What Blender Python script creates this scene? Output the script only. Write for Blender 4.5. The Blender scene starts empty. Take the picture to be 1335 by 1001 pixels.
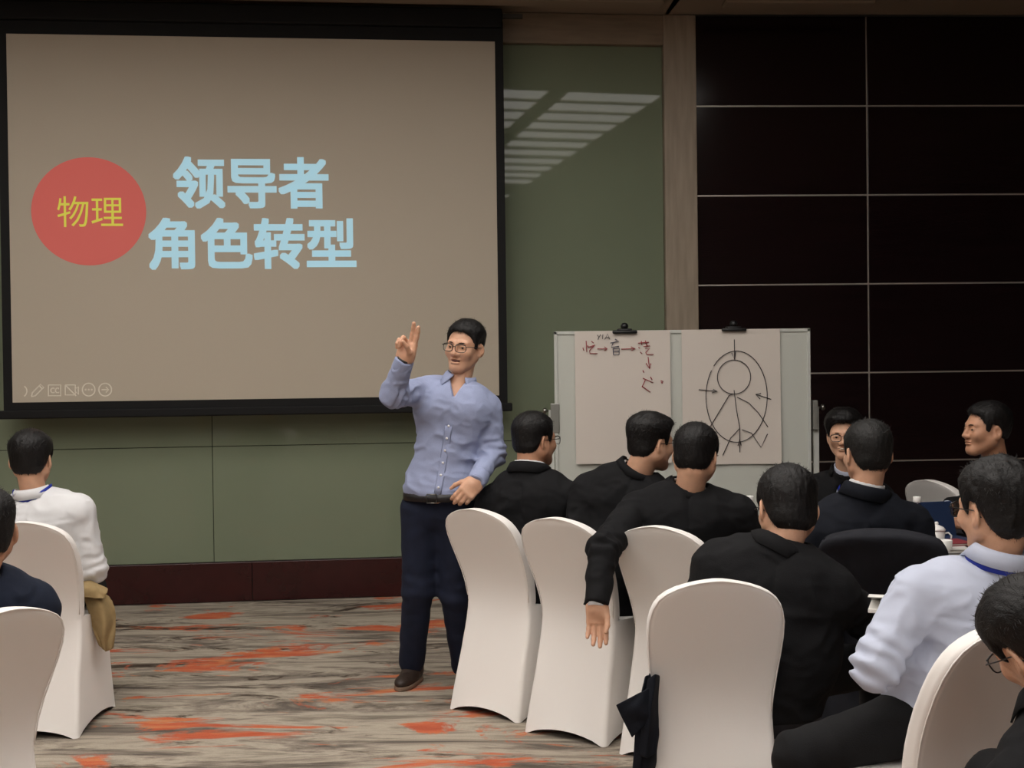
import bpy, bmesh, math, random
import numpy as np
from mathutils import Vector, Matrix, Euler
random.seed(7)
sc = bpy.context.scene
COL = sc.collection

# ------------------------------------------------------------------ camera
F_PX, CAM_Z, ROLL, PITCH = 1600.0, 1.53, 0.0125, 0.0125
cam = bpy.data.cameras.new('camera'); cam.sensor_width = 36; cam.lens = F_PX/1335*36
co = bpy.data.objects.new('camera', cam); COL.objects.link(co)
co.matrix_world = Matrix.Translation((0, 0, CAM_Z)) @ Matrix.Rotation(math.pi/2-PITCH, 4, 'X') @ Matrix.Rotation(-ROLL, 4, 'Z')
cam.clip_start = .05
sc.camera = co
# ------------------------------------------------------------------ world, exposure
w = bpy.data.worlds.new('world'); sc.world = w; w.use_nodes = True
w.node_tree.nodes['Background'].inputs[0].default_value = (1, .93, .85, 1)
w.node_tree.nodes['Background'].inputs[1].default_value = .02
vs = sc.view_settings
vs.view_transform = 'Standard'; vs.look = 'None'; vs.gamma = 1; vs.use_curve_mapping = False
vs.exposure = 0.0
PANEL_GLOW = 4.5         # radiance of the ceiling light panels

def P(px, py, d):
    """world point seen at photo pixel (px,py) at forward distance d"""
    x = px-667.5; y = -(py-500.5); c, s = math.cos(ROLL), math.sin(ROLL)
    X = c*x+s*y; Y = -s*x+c*y
    v = np.array([X, F_PX*math.cos(PITCH)+Y*math.sin(PITCH), -F_PX*math.sin(PITCH)+Y*math.cos(PITCH)])
    return np.array([0, 0, CAM_Z]) + v*(d/v[1])

# ------------------------------------------------------------------ materials
def lin(c):
    return tuple(((v/255)/12.92 if v/255 <= .04045 else ((v/255+.055)/1.055)**2.4) for v in c)
MATS = {}
def mat(name, rgb, rough=.6, spec=.5, bump=0, bscale=200, metal=0, var=0, vscale=8, stretch=None, sheen=0, sss=0, coat=0):
    if name in MATS: return MATS[name]
    m = bpy.data.materials.new(name); m.use_nodes = True; nt = m.node_tree; N = nt.nodes; L = nt.links
    b = N['Principled BSDF']; c = (*lin(rgb), 1)
    b.inputs['Base Color'].default_value = c; b.inputs['Roughness'].default_value = rough
    b.inputs['Specular IOR Level'].default_value = spec; b.inputs['Metallic'].default_value = metal
    if coat: b.inputs['Coat Weight'].default_value = coat; b.inputs['Coat Roughness'].default_value = .05
    if sheen: b.inputs['Sheen Weight'].default_value = sheen; b.inputs['Sheen Roughness'].default_value = .4
    if sss:
        b.inputs['Subsurface Weight'].default_value = sss; b.inputs['Subsurface Radius'].default_value = (.012, .005, .003)
        b.inputs['Subsurface Scale'].default_value = 1
    tc = N.new('ShaderNodeTexCoord'); mp = N.new('ShaderNodeMapping'); L.new(tc.outputs['Object'], mp.inputs[0])
    if stretch: mp.inputs['Scale'].default_value = stretch
    if var:
        n = N.new('ShaderNodeTexNoise'); n.inputs['Scale'].default_value = vscale; n.inputs['Detail'].default_value = 5
        L.new(mp.outputs[0], n.inputs['Vector'])
        r = N.new('ShaderNodeValToRGB'); r.color_ramp.elements[0].position = .3; r.color_ramp.elements[1].position = .7
        r.color_ramp.elements[0].color = (*[v*(1-var) for v in c[:3]], 1); r.color_ramp.elements[1].color = (*[min(1, v*(1+var)) for v in c[:3]], 1)
        L.new(n.outputs['Fac'], r.inputs[0]); L.new(r.outputs[0], b.inputs['Base Color'])
    if bump:
        n2 = N.new('ShaderNodeTexNoise'); n2.inputs['Scale'].default_value = bscale; n2.inputs['Detail'].default_value = 3
        L.new(mp.outputs[0], n2.inputs['Vector'])
        bp = N.new('ShaderNodeBump'); bp.inputs['Strength'].default_value = bump; bp.inputs['Distance'].default_value = .01
        L.new(n2.outputs['Fac'], bp.inputs['Height']); L.new(bp.outputs[0], b.inputs['Normal'])
    MATS[name] = m; return m
def glow(name, rgb, strength, base=None):
    if name in MATS: return MATS[name]
    m = mat(name, base or rgb, .8)
    b = m.node_tree.nodes['Principled BSDF']
    b.inputs['Emission Color'].default_value = (*lin(rgb), 1); b.inputs['Emission Strength'].default_value = strength
    return m
def clear_mat(name, tint=(1, 1, 1), gl=.07):
    if name in MATS: return MATS[name]
    m = bpy.data.materials.new(name); m.use_nodes = True; nt = m.node_tree; N = nt.nodes; N.remove(N['Principled BSDF'])
    t = N.new('ShaderNodeBsdfTransparent'); t.inputs[0].default_value = (*tint, 1)
    g = N.new('ShaderNodeBsdfGlossy'); g.inputs['Roughness'].default_value = .03
    x = N.new('ShaderNodeMixShader'); x.inputs[0].default_value = gl
    nt.links.new(t.outputs[0], x.inputs[1]); nt.links.new(g.outputs[0], x.inputs[2]); nt.links.new(x.outputs[0], N['Material Output'].inputs[0])
    MATS[name] = m; return m

# ------------------------------------------------------------------ object helpers
def link(name, me, m=None, parent=None, loc=None, smooth=True):
    o = bpy.data.objects.new(name, me); COL.objects.link(o)
    if m is not None and me is not None and len(me.materials) == 0: me.materials.append(m)
    if parent is not None: o.parent = parent
    if loc is not None: o.location = tuple(float(v) for v in loc)
    if smooth and me is not None and len(me.polygons): me.polygons.foreach_set('use_smooth', [True]*len(me.polygons))
    return o
def tag(o, label, cat, group=None):
    o['label'] = label; o['category'] = cat
    if group: o['group'] = group
    return o
def thing(name, label, cat, loc=(0, 0, 0), rz=0, group=None):
    o = bpy.data.objects.new(name, None); COL.objects.link(o); o.location = tuple(float(v) for v in loc); o.rotation_euler = (0, 0, rz)
    return tag(o, label, cat, group)
def struct(o):
    o['kind'] = 'structure'; return o
def from_arrays(name, v, f):
    me = bpy.data.meshes.new(name); me.from_pydata([tuple(map(float, p)) for p in v], [], f); me.update(); return me
def bm_mesh(name, bm):
    me = bpy.data.meshes.new(name); bmesh.ops.recalc_face_normals(bm, faces=bm.faces); bm.to_mesh(me); bm.free(); return me
def add_box(bm, lo, hi, M=None, bevel=0):
    r = bmesh.ops.create_cube(bm, size=1)
    for v in r['verts']:
        v.co = Vector([(lo[i]+hi[i])/2+v.co[i]*(hi[i]-lo[i]) for i in range(3)])
    if bevel:
        es = list({e for v in r['verts'] for e in v.link_edges})
        rr = bmesh.ops.bevel(bm, geom=es, offset=bevel, segments=2, affect='EDGES', profile=.5)
        vs_ = list({v for f in rr['faces'] for v in f.verts})
    else: vs_ = r['verts']
    if M is not None: bmesh.ops.transform(bm, matrix=M, verts=vs_)
def box(name, lo, hi, m, parent=None, M=None, bevel=0, smooth=False):
    bm = bmesh.new(); add_box(bm, lo, hi, None, bevel)
    if M is not None: bmesh.ops.transform(bm, matrix=M, verts=bm.verts)
    return link(name, bm_mesh(name, bm), m, parent, smooth=smooth)
def tube_arrays(pts, r, n=8, closed=False, flat=1.0, up=None):
    pts = [np.array(p, float) for p in pts]; V = []; Fc = []; K = len(pts)
    rr = r if hasattr(r, '__len__') else [r]*K
    prev = None
    for i, p in enumerate(pts):
        if closed: t = pts[(i+1) % K]-pts[i-1]
        else: t = pts[min(i+1, K-1)]-pts[max(i-1, 0)]
        t = t/(np.linalg.norm(t)+1e-9)
        if up is not None: a = np.array(up, float)
        else: a = prev if prev is not None else (np.array([0, 0, 1.]) if abs(t[2]) < .9 else np.array([1., 0, 0]))
        a = a-t*np.dot(a, t); a /= (np.linalg.norm(a)+1e-9); b = np.cross(t, a); prev = a
        for k in range(n):
            g = 2*math.pi*k/n; V.append(p+rr[i]*(a*math.cos(g)*flat+b*math.sin(g)))
    for i in range(K if closed else K-1):
        j = (i+1) % K
        for k in range(n): Fc.append((i*n+k, i*n+(k+1) % n, j*n+(k+1) % n, j*n+k))
    if not closed: Fc.append(tuple(range(n))[::-1]); Fc.append(tuple((K-1)*n+k for k in range(n)))
    return V, Fc
def merge(parts):
    V = []; Fc = []
    for v, f in parts:
        o = len(V); V += list(v); Fc += [tuple(i+o for i in q) for q in f]
    return V, Fc
def tubes(name, strokes, r, m, parent=None, n=6, closed=False, flat=1.0, up=None):
    V, Fc = merge([tube_arrays(s, r, n, closed, flat, up) for s in strokes])
    return link(name, from_arrays(name, V, Fc), m, parent)
def lathe(prof, n=24):
    V = []; Fc = []
    for r, z in prof:
        for k in range(n): V.append((r*math.cos(2*math.pi*k/n), r*math.sin(2*math.pi*k/n), z))
    for i in range(len(prof)-1):
        for k in range(n): Fc.append((i*n+k, i*n+(k+1) % n, (i+1)*n+(k+1) % n, (i+1)*n+k))
    Fc.append(tuple(range(n))[::-1]); Fc.append(tuple((len(prof)-1)*n+k for k in range(n)))
    return V, Fc

# ------------------------------------------------------------------ implicit surfaces (numpy) -> mesh
def nrm(v): v = np.array(v, float); return v/(np.linalg.norm(v)+1e-12)
def _hash(ix, iy, iz):
    h = (ix*374761393+iy*668265263+iz*2147483647 ^ (iy*1274126177)) & 0xffffffff
    h = ((h ^ (h >> 13))*1274126177) & 0xffffffff
    return ((h ^ (h >> 16)) & 0xffff)/32767.5-1
def noise(Q):
    i = np.floor(Q).astype(np.int64); f = Q-i; f = f*f*(3-2*f); r = 0
    for a in (0, 1):
        for b in (0, 1):
            for c in (0, 1):
                wt = (f[:, 0] if a else 1-f[:, 0])*(f[:, 1] if b else 1-f[:, 1])*(f[:, 2] if c else 1-f[:, 2])
                r = r+wt*_hash(i[:, 0]+a, i[:, 1]+b, i[:, 2]+c)
    return r
def smin(a, b, k):
    h = np.maximum(k-np.abs(a-b), 0)/k; return np.minimum(a, b)-h*h*k*.25
def smax(a, b, k): return -smin(-a, -b, k)
def cap(Q, a, b, ra, rb=None):
    rb = ra if rb is None else rb; a = np.asarray(a, float); b = np.asarray(b, float); ab = b-a
    q = Q-a; h = np.clip(q@ab/(ab@ab+1e-12), 0, 1)
    return np.linalg.norm(q-h[:, None]*ab, axis=1)-(ra+(rb-ra)*h)
def ell(Q, c, r, R=None):
    q = Q-np.asarray(c, float)
    if R is not None: q = q@R
    r = np.asarray(r, float); k0 = np.linalg.norm(q/r, axis=1); k1 = np.linalg.norm(q/(r*r), axis=1)+1e-9
    return k0*(k0-1)/k1
def rbox(Q, c, h, r, R=None):
    q = Q-np.asarray(c, float)
    if R is not None: q = q@R
    d = np.abs(q)-(np.asarray(h, float)-r)
    return np.linalg.norm(np.maximum(d, 0), axis=1)+np.minimum(d.max(axis=1), 0)-r
def ellcap(Q, a, b, fwd, wa, wb, ra):
    """capsule of elliptical section: half widths wa..wb, depth/width ratio ra"""
    a = np.asarray(a, float); b = np.asarray(b, float); up = nrm(b-a); f = np.asarray(fwd, float); f = nrm(f-up*(f@up)); r = np.cross(f, up)
    q = Q-a; q2 = np.stack([q@r, (q@f)/ra, q@up], 1); L = np.linalg.norm(b-a)
    h = np.clip(q2[:, 2]/L, 0, 1); rad = wa+(wb-wa)*h; q2[:, 2] -= h*L
    q2[:, 2] /= .7
    return (np.linalg.norm(q2, axis=1)-rad)*min(1, ra*1.05)
def mesh_field(fn, lo, hi, h):
    """surface-nets mesh of fn<0 inside lo..hi, spacing h; evaluated only near the surface"""
    S = 4; lo = np.asarray(lo, float)-h*2; n = (np.ceil((np.asarray(hi, float)+h*2-lo)/h/S).astype(int))*S
    cx = [lo[i]+(np.arange(n[i]//S)*S+(S-1)/2)*h for i in range(3)]
    g = np.stack(np.meshgrid(*cx, indexing='ij'), -1).reshape(-1, 3); fc = fn(g).reshape(n//S)
    near = np.abs(fc) < S*h*1.35
    big = np.where(fc < 0, -1., 1.).astype(np.float32)
    Fd = big.repeat(S, 0).repeat(S, 1).repeat(S, 2)
    idx = np.argwhere(near.repeat(S, 0).repeat(S, 1).repeat(S, 2))
    vals = np.concatenate([fn(lo+c*h) for c in np.array_split(idx, max(1, len(idx)//200000))])
    Fd[idx[:, 0], idx[:, 1], idx[:, 2]] = vals
    ins = Fd < 0; cnt = sum(ins[a:n[0]-1+a, b:n[1]-1+b, c:n[2]-1+c].astype(np.int8) for a in (0, 1) for b in (0, 1) for c in (0, 1))
    cells = np.argwhere((cnt > 0) & (cnt < 8)); M = len(cells)
    if M == 0: return np.zeros((0, 3)), []
    vid = np.full(tuple(n), -1, np.int64); vid[cells[:, 0], cells[:, 1], cells[:, 2]] = np.arange(M)
    acc = np.zeros((M, 3)); num = np.zeros(M); corners = [(a, b, c) for a in (0, 1) for b in (0, 1) for c in (0, 1)]
    for p in corners:
        for ax in range(3):
            if p[ax]: continue
            q = list(p); q[ax] = 1
            f0 = Fd[cells[:, 0]+p[0], cells[:, 1]+p[1], cells[:, 2]+p[2]]; f1 = Fd[cells[:, 0]+q[0], cells[:, 1]+q[1], cells[:, 2]+q[2]]
            x = (f0 < 0) != (f1 < 0); t = np.where(x, f0/(f0-f1+1e-12*(f0 == f1)), 0)
            pt = np.tile(np.array(p, float), (M, 1)); pt[:, ax] += t
            acc += pt*x[:, None]; num += x
    V = lo+(cells+acc/num[:, None])*h
    faces = []
    for ax in range(3):
        o1, o2 = (ax+1) % 3, (ax+2) % 3
        sl0 = [slice(None)]*3; sl1 = [slice(None)]*3; sl0[ax] = slice(0, n[ax]-1); sl1[ax] = slice(1, n[ax])
        a = ins[tuple(sl0)]; b = ins[tuple(sl1)]; e = np.argwhere(a != b)
        e = e[(e[:, o1] > 0) & (e[:, o2] > 0)]
        flip = ~a[e[:, 0], e[:, 1], e[:, 2]]
        d1 = np.zeros(3, int); d1[o1] = 1; d2 = np.zeros(3, int); d2[o2] = 1
        q = np.stack([vid[tuple((e-d1-d2).T)], vid[tuple((e-d2).T)], vid[tuple(e.T)], vid[tuple((e-d1).T)]], 1)
        q[flip] = q[flip][:, ::-1]; q = q[(q >= 0).all(1)]
        faces.append(q)
    return V, np.concatenate(faces).tolist()
def field_obj(name, fn, lo, hi, h, m, parent=None, org=(0, 0, 0), extra=None):
    v, f = mesh_field(fn, lo, hi, h); v = v-np.asarray(org)
    if extra: v, f = merge([(v, f)]+extra)
    return link(name, from_arrays(name, v, f), m, parent)

# ------------------------------------------------------------------ palette
M_skin = mat('skin', (204, 158, 130), .5, .4, .12, 260, var=.07, vscale=30, sss=.12)
M_skin2 = mat('skin_tan', (184, 136, 108), .5, .4, .12, 260, var=.08, vscale=30, sss=.12)
M_hair = mat('black_hair', (15, 13, 13), .5, .28, .25, 300, var=.4, vscale=60)
M_hair_grey = mat('greying_hair', (25, 24, 23), .55, .3, .25, 300, var=.7, vscale=120)
M_suit = mat('black_suit_cloth', (19, 19, 21), .85, .2, .25, 420, var=.12, vscale=40)
M_navy = mat('navy_suit_cloth', (18, 21, 29), .85, .2, .25, 420, var=.12, vscale=40)
M_trouser = mat('dark_trouser_cloth', (16, 16, 18), .85, .25, .25, 420)
M_navyjean = mat('navy_trouser_cloth', (23, 30, 50), .8, .3, .3, 500, var=.15, vscale=25)
M_blue = mat('light_blue_shirt_cloth', (150, 159, 190), .8, .25, .25, 700, var=.05, vscale=300)
M_white = mat('white_shirt_cloth', (214, 214, 216), .8, .25, .2, 700)
M_lilac = mat('pale_blue_shirt_cloth', (184, 190, 208), .8, .25, .2, 700)
M_lany = mat('blue_lanyard', (24, 44, 150), .6, .4)
M_frame = mat('glasses_frame', (18, 16, 16), .3, .5)
M_lens = clear_mat('glasses_lens', (.985, .99, .99), .06)
M_eye = mat('eye_white', (186, 172, 160), .2, .5)
M_iris = mat('eye_iris', (22, 14, 10), .15, .6)
M_lip = mat('lip', (178, 118, 100), .45, .4)
M_leather = mat('belt_leather', (22, 20, 22), .4, .5, .2, 300)
M_shoe = mat('shoe_leather', (48, 36, 30), .5, .5, .25, 200)
M_sole = mat('shoe_sole', (126, 104, 88), .7, .3)
M_metal = mat('brushed_metal', (150, 148, 142), .3, .5, metal=1)
M_button = mat('shirt_button', (225, 225, 228), .3, .5)

# ================================================================== SETTING
WDIR = nrm((1, .11, 0)); WN = np.array([WDIR[1], -WDIR[0], 0]); W0 = np.array([-1.7, 8.19, 0])
def wallM(o, d, out=0.0):
    """frame: x along wall, y out of the wall into the room, z up"""
    n = np.array([d[1], -d[0], 0]); p = np.array(o)+n*out
    return Matrix(((d[0], n[0], 0, p[0]), (d[1], n[1], 0, p[1]), (0, 0, 1, 0), (0, 0, 0, 1)))
CEIL = 3.94
# carpet ------------------------------------------------------------
def carpet_mat():
    m = bpy.data.materials.new('patterned_carpet'); m.use_nodes = True; nt = m.node_tree; N = nt.nodes; L = nt.links; b = N['Principled BSDF']
    b.inputs['Roughness'].default_value = .95; b.inputs['Specular IOR Level'].default_value = .15
    tc = N.new('ShaderNodeTexCoord')
    def mp(s, loc=(0, 0, 0)):
        q = N.new('ShaderNodeMapping'); q.inputs['Scale'].default_value = s; q.inputs['Location'].default_value = loc; q.inputs['Rotation'].default_value = (0, 0, .04)
        L.new(tc.outputs['Object'], q.inputs[0]); return q
    def nz(s, detail, rough, loc=(0, 0, 0), dist=0):
        n = N.new('ShaderNodeTexNoise'); n.inputs['Scale'].default_value = 1; n.inputs['Detail'].default_value = detail; n.inputs['Roughness'].default_value = rough; n.inputs['Distortion'].default_value = dist
        L.new(mp(s, loc).outputs[0], n.inputs['Vector']); return n
    def ramp(src, stops):
        r = N.new('ShaderNodeValToRGB'); e = r.color_ramp.elements
        while len(e) < len(stops): e.new(.5)
        for i, (p, c) in enumerate(stops): e[i].position = p; e[i].color = (*lin(c), 1) if len(c) == 3 else c
        L.new(src, r.inputs[0]); return r
    def mix(f, a, c):
        x = N.new('ShaderNodeMix'); x.data_type = 'RGBA'; L.new(f, x.inputs[0]); L.new(a, x.inputs[6]); L.new(c, x.inputs[7]); return x.outputs[2]
    streak = nz((1.0, 5.0, 1), 10, .70, (3, 1, 0), .9)
    base = ramp(streak.outputs['Fac'], [(.28, (66, 60, 55)), (.40, (112, 103, 94)), (.47, (152, 141, 128)), (.54, (188, 177, 160)), (.62, (150, 140, 126)), (.74, (98, 90, 82))])
    dk = nz((1.2, 3.6, 1), 9, .68, (11, 5, 0), 1.0)
    dkm = ramp(dk.outputs['Fac'], [(.56, (0, 0, 0, 1)), (.63, (1, 1, 1, 1))])
    brown = N.new('ShaderNodeRGB'); brown.outputs[0].default_value = (*lin((70, 58, 48)), 1)
    c1 = mix(dkm.outputs[0], base.outputs[0], brown.outputs[0])
    org = nz((1.2, 2.5, 1), 10, .66, (23.4, 7.3, 0), 1.0)
    orm = ramp(org.outputs['Fac'], [(.552, (0, 0, 0, 1)), (.60, (.95, .95, .95, 1))])
    orc = ramp(nz((3, 12, 1), 5, .6, (2, 2, 0)).outputs['Fac'], [(.35, (184, 86, 58)), (.5, (206, 104, 70)), (.66, (212, 142, 94))])
    c2 = mix(orm.outputs[0], c1, orc.outputs[0])
    fine = nz((220, 220, 1), 3, .7)
    f2 = ramp(fine.outputs['Fac'], [(.3, (.66, .66, .66, 1)), (.7, (1.0, 1.0, 1.0, 1))])
    x = N.new('ShaderNodeMix'); x.data_type = 'RGBA'; x.blend_type = 'MULTIPLY'; x.inputs[0].default_value = 1
    L.new(c2, x.inputs[6]); L.new(f2.outputs[0], x.inputs[7]); L.new(x.outputs[2], b.inputs['Base Color'])
    bp = N.new('ShaderNodeBump'); bp.inputs['Strength'].default_value = .5; bp.inputs['Distance'].default_value = .006
    L.new(fine.outputs['Fac'], bp.inputs['Height']); L.new(bp.outputs[0], b.inputs['Normal'])
    return m
struct(box('floor', (-7, -5, -.1), (7.5, 9.8, 0), carpet_mat()))
M_ceil = mat('ceiling_plaster', (150, 134, 118), .9, .2, .05, 30)
struct(box('ceiling', (-7, -5, CEIL+.1), (7.5, 9.8, CEIL+.25), M_ceil))
M_room = mat('beige_room_wall', (168, 162, 154), .8, .3, .05, 30)
struct(box('wall_back', (-7, -5.1, 0), (7.5, -5, CEIL+.1), M_room))
struct(box('wall_left', (-7.1, -5, 0), (-7, 9.8, CEIL+.1), M_room))
struct(box('wall_right', (7.5, -5, 0), (7.6, 9.8, CEIL+.1), mat('dark_room_wall', (60, 50, 46), .6, .3)))
# front wall, left stretch: green glass-fronted panels ---------------
M_green = mat('green_back_painted_glass', (122, 131, 110), .03, .24, var=.03, vscale=2)
ML = wallM(W0, WDIR)
XJ = 2.80                                   # along-wall position where the green recess ends
gw = struct(box('wall_front', (-5.6, -.12, 0), (XJ+.3, -.03, CEIL), mat('wall_backing', (46, 44, 40), .8, .3), M=ML))
def gpanel(a, b, z0, z1):
    o = box('glass_panel', (a, -.03, z0), (b, 0, z1), M_green, gw, M=ML, bevel=.002); return o
seams = [-5.6, -3.05, -.30, 2.78]
ZB = .268
for a, b in zip(seams[:-1], seams[1:]):
    gpanel(a+.002, b-.002, ZB, 1.035); gpanel(a+.002, b-.002, 1.039, 3.735)
M_base = mat('burgundy_skirting', (50, 17, 18), .25, .5, .03, 40, var=.15, vscale=6)
sk = struct(box('baseboard_front', (-5.6, -.03, 0), (2.78, .012, ZB), mat('skirting_backing', (30, 10, 12), .5), M=ML))
for a, b in zip([-5.6, -3.4, -1.54, -.05, 1.45], [-3.4, -1.54, -.05, 1.45, 2.78]):
    box('skirting_board', (a+.002, .012, .006), (b-.002, .022, ZB-.004), M_base, sk, M=ML, bevel=.003)
M_stone = mat('beige_stone_trim', (156, 142, 125), .5, .4, .06, 60, var=.14, vscale=5, stretch=(6, 6, .6))
M_stoneh = mat('beige_stone_header', (140, 124, 106), .5, .4, .06, 60, var=.14, vscale=5, stretch=(.6, 6, 6))
struct(box('trim_1', (-5.6, -.03, 3.735), (2.78, .05, CEIL), M_stoneh, M=ML, bevel=.004))
# pilaster and dark panelled wall on the right ----------------------
PJ = W0+WDIR*2.78; D2 = nrm((1, .05, 0)); MR = wallM(PJ, D2)
struct(box('trim_2', (0, -.12, 0), (.225, .06, CEIL), M_stone, M=MR, bevel=.006))
dw = struct(box('wall_front_right', (.225, -.12, 0), (5.6, .0, CEIL), mat('panel_backing', (20, 12, 13), .6), M=MR))
M_panel = mat('dark_burgundy_panel', (24, 12, 14), .16, .4, .02, 15, var=.2, vscale=3, stretch=(1, 1, 8))
M_strip = mat('polished_metal_strip', (200, 192, 184), .4, .5, metal=.7)
PW, PH, G = 1.2, .617, .012
for r in range(7):
    for c in range(5):
        x0 = .225+c*PW; z1 = CEIL-r*PH; z0 = max(0, z1-PH)
        if x0 > 5.5 or z1 < .05: continue
        box('wall_panel', (x0+G/2, 0, z0+G/2), (min(x0+PW, 5.6)-G/2, .022, z1-G/2 if r else z1), M_panel, dw, M=MR, bevel=.002)
bmv = bmesh.new()
for r in range(1, 7): 
    box('metal_strip', (.225, .0, CEIL-r*PH-G/2+.001), (5.6, .017, CEIL-r*PH+G/2-.001), M_strip, dw, M=MR)
for c in range(0, 5):
    box('metal_strip', (.225+c*PW-G/2+.001, .0, 0), (.225+c*PW+G/2-.001, .016, CEIL), M_strip, dw, M=MR)
bmv.free()
# ceiling: coffers around the light trays, cornice near the front wall
struct(box('trim_3', (-5.6, .05, CEIL-.0), (XJ+.02, .62, CEIL+.1), M_ceil, M=ML, bevel=.01))
struct(box('trim_4', (.0, .06, CEIL-.0), (5.6, .62, CEIL+.1), M_ceil, M=MR, bevel=.01))
struct(box('trim_5', (-5.6, .30, CEIL-.035), (XJ-.1, .44, CEIL), M_ceil, M=ML, bevel=.012))
struct(box('trim_6', (.35, .30, CEIL-.03), (1.35, .44, CEIL), M_ceil, M=MR, bevel=.012))
M_lite = glow('lit_diffuser', (255, 250, 244), PANEL_GLOW)
M_liteframe = mat('light_tray_frame', (190, 180, 166), .5)
ys = [5.78, 5.33, 4.88, 4.43, 3.95, 3.43, 2.9, 2.35, 1.82, 1.3, .78, -.6, -1.15, -1.7, -2.25, -2.8, -3.35]
k = 0
WHERE = ['first', 'second', 'third', 'fourth', 'fifth', 'sixth', 'seventh', 'eighth', 'ninth', 'tenth', 'eleventh', 'twelfth', 'thirteenth', 'fourteenth', 'fifteenth', 'sixteenth', 'seventeenth']
COLN = ['nearest the dark wall', 'second from the dark wall', 'third from the dark wall', 'fourth from the dark wall', 'fifth from the dark wall', 'farthest from the dark wall']
first = None
for ci in range(6):
    x1 = 2.0-ci*1.07; x0 = x1-.93
    for yi, y in enumerate(ys):
        lab = 'ceiling light panel, %s from the screen wall in the row %s' % (WHERE[yi], COLN[ci])
        if first is None:
            first = thing('ceiling_light', lab, 'light', ((x0+x1)/2, y, CEIL+.06), 0, 'slatted ceiling light panels')
            bm = bmesh.new()
            for lo, hi in (((-.465, -.205, -.012), (.465, -.185, .04)), ((-.465, .185, -.012), (.465, .205, .04)), ((-.465, -.185, -.012), (-.445, .185, .04)), ((.445, -.185, -.012), (.465, .185, .04))): add_box(bm, lo, hi)
            link('frame', bm_mesh('light_frame', bm), M_liteframe, first, smooth=False)
            box('diffuser', (-.445, -.185, 0), (.445, .185, .01), M_lite, first)
        else:
            t = first.copy(); COL.objects.link(t); t.location = ((x0+x1)/2, y, CEIL+.06); t['label'] = lab
            for ch in first.children:
                c = ch.copy(); COL.objects.link(c); c.parent = t

# ================================================================== PROJECTION SCREEN
SD = nrm((1, .108, 0)); TL = P(8, 43, 7.785); BR = P(651, 516, 8.12); TR = P(645, 55, 8.12); BL = P(17, 524, 7.785)
SW = float(np.dot(TR-TL, SD)); zT = float((TL[2]+TR[2])/2); zB = float((BL[2]+BR[2])/2)
so = TL.copy(); so[2] = 0
MS = wallM(so, SD)
scr = thing('projection_screen', 'large pull-down projection screen with black borders showing a slide of Chinese words', 'screen', (0, 0, 0))
M_scr = mat('screen_fabric', (182, 172, 156), .9, .2, .02, 300)
M_blk = mat('black_screen_border', (9, 9, 10), .7, .3)
box('screen_fabric', (0, -.004, zB), (SW, 0, zT), M_scr, scr, M=MS)
bm = bmesh.new()
for lo, hi in (((-.055, -.005, zT), (SW+.055, .001, zT+.13)), ((-.055, -.005, zB-.05), (SW+.055, .001, zB)), ((-.055, -.005, zB), (0, .001, zT)), ((SW, -.005, zB), (SW+.055, .001, zT))): add_box(bm, lo, hi)
bmesh.ops.transform(bm, matrix=MS, verts=bm.verts); link('border', bm_mesh('border', bm), M_blk, scr, smooth=False)
box('bottom_bar', (-.085, -.02, zB-.105), (SW+.085, .02, zB-.05), M_blk, scr, M=MS, bevel=.008)
box('roller_case', (-.12, -.10, zT+.085), (SW+.05, .035, zT+.21), M_blk, scr, M=MS, bevel=.012)
box('mounting_bracket', (SW+.05, -.05, zT+.165), (SW+.19, -.02, zT+.19), mat('bracket_metal', (60, 56, 52), .5), scr, M=MS)
def suv(px, py):
    """photo pixel -> (u, z) on the screen plane"""
    a = P(px, py, 1.0)-np.array([0, 0, CAM_Z]); n = np.array([SD[1], -SD[0], 0])
    t = np.dot(so-np.array([0, 0, 0]), n)/np.dot(a, n)
    q = np.array([0, 0, CAM_Z])+a*t
    return float(np.dot(q-so, SD)), float(q[2])
def print_on(name, polys, m, parent, M, y):
    V = []; Fc = []
    for p in polys:
        o = len(V); V += [(u, y, z) for u, z in p]; Fc.append(tuple(range(o, o+len(p))))
    me = from_arrays(name, V, Fc); me.transform(M); return link(name, me, m, parent, smooth=False)
M_red = glow('projected_red', (226, 96, 86), .38, (150, 84, 78))
M_txt = glow('projected_pale_blue', (184, 222, 234), .46, (160, 176, 180))
M_yel = glow('projected_yellow', (214, 210, 60), .46, (170, 165, 80))
M_ico = glow('projected_icon_grey', (210, 200, 178), .22, (188, 180, 166))
cu, cz = suv(116, 275.5); ru = (suv(191, 275)[0]-suv(41, 275)[0])/2; rz = (suv(116, 205)[1]-suv(116, 346)[1])/2
print_on('red_disc', [[(cu+ru*math.cos(2*math.pi*i/72), cz+rz*math.sin(2*math.pi*i/72)) for i in range(72)]], M_red, scr, MS, .0015)
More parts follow.
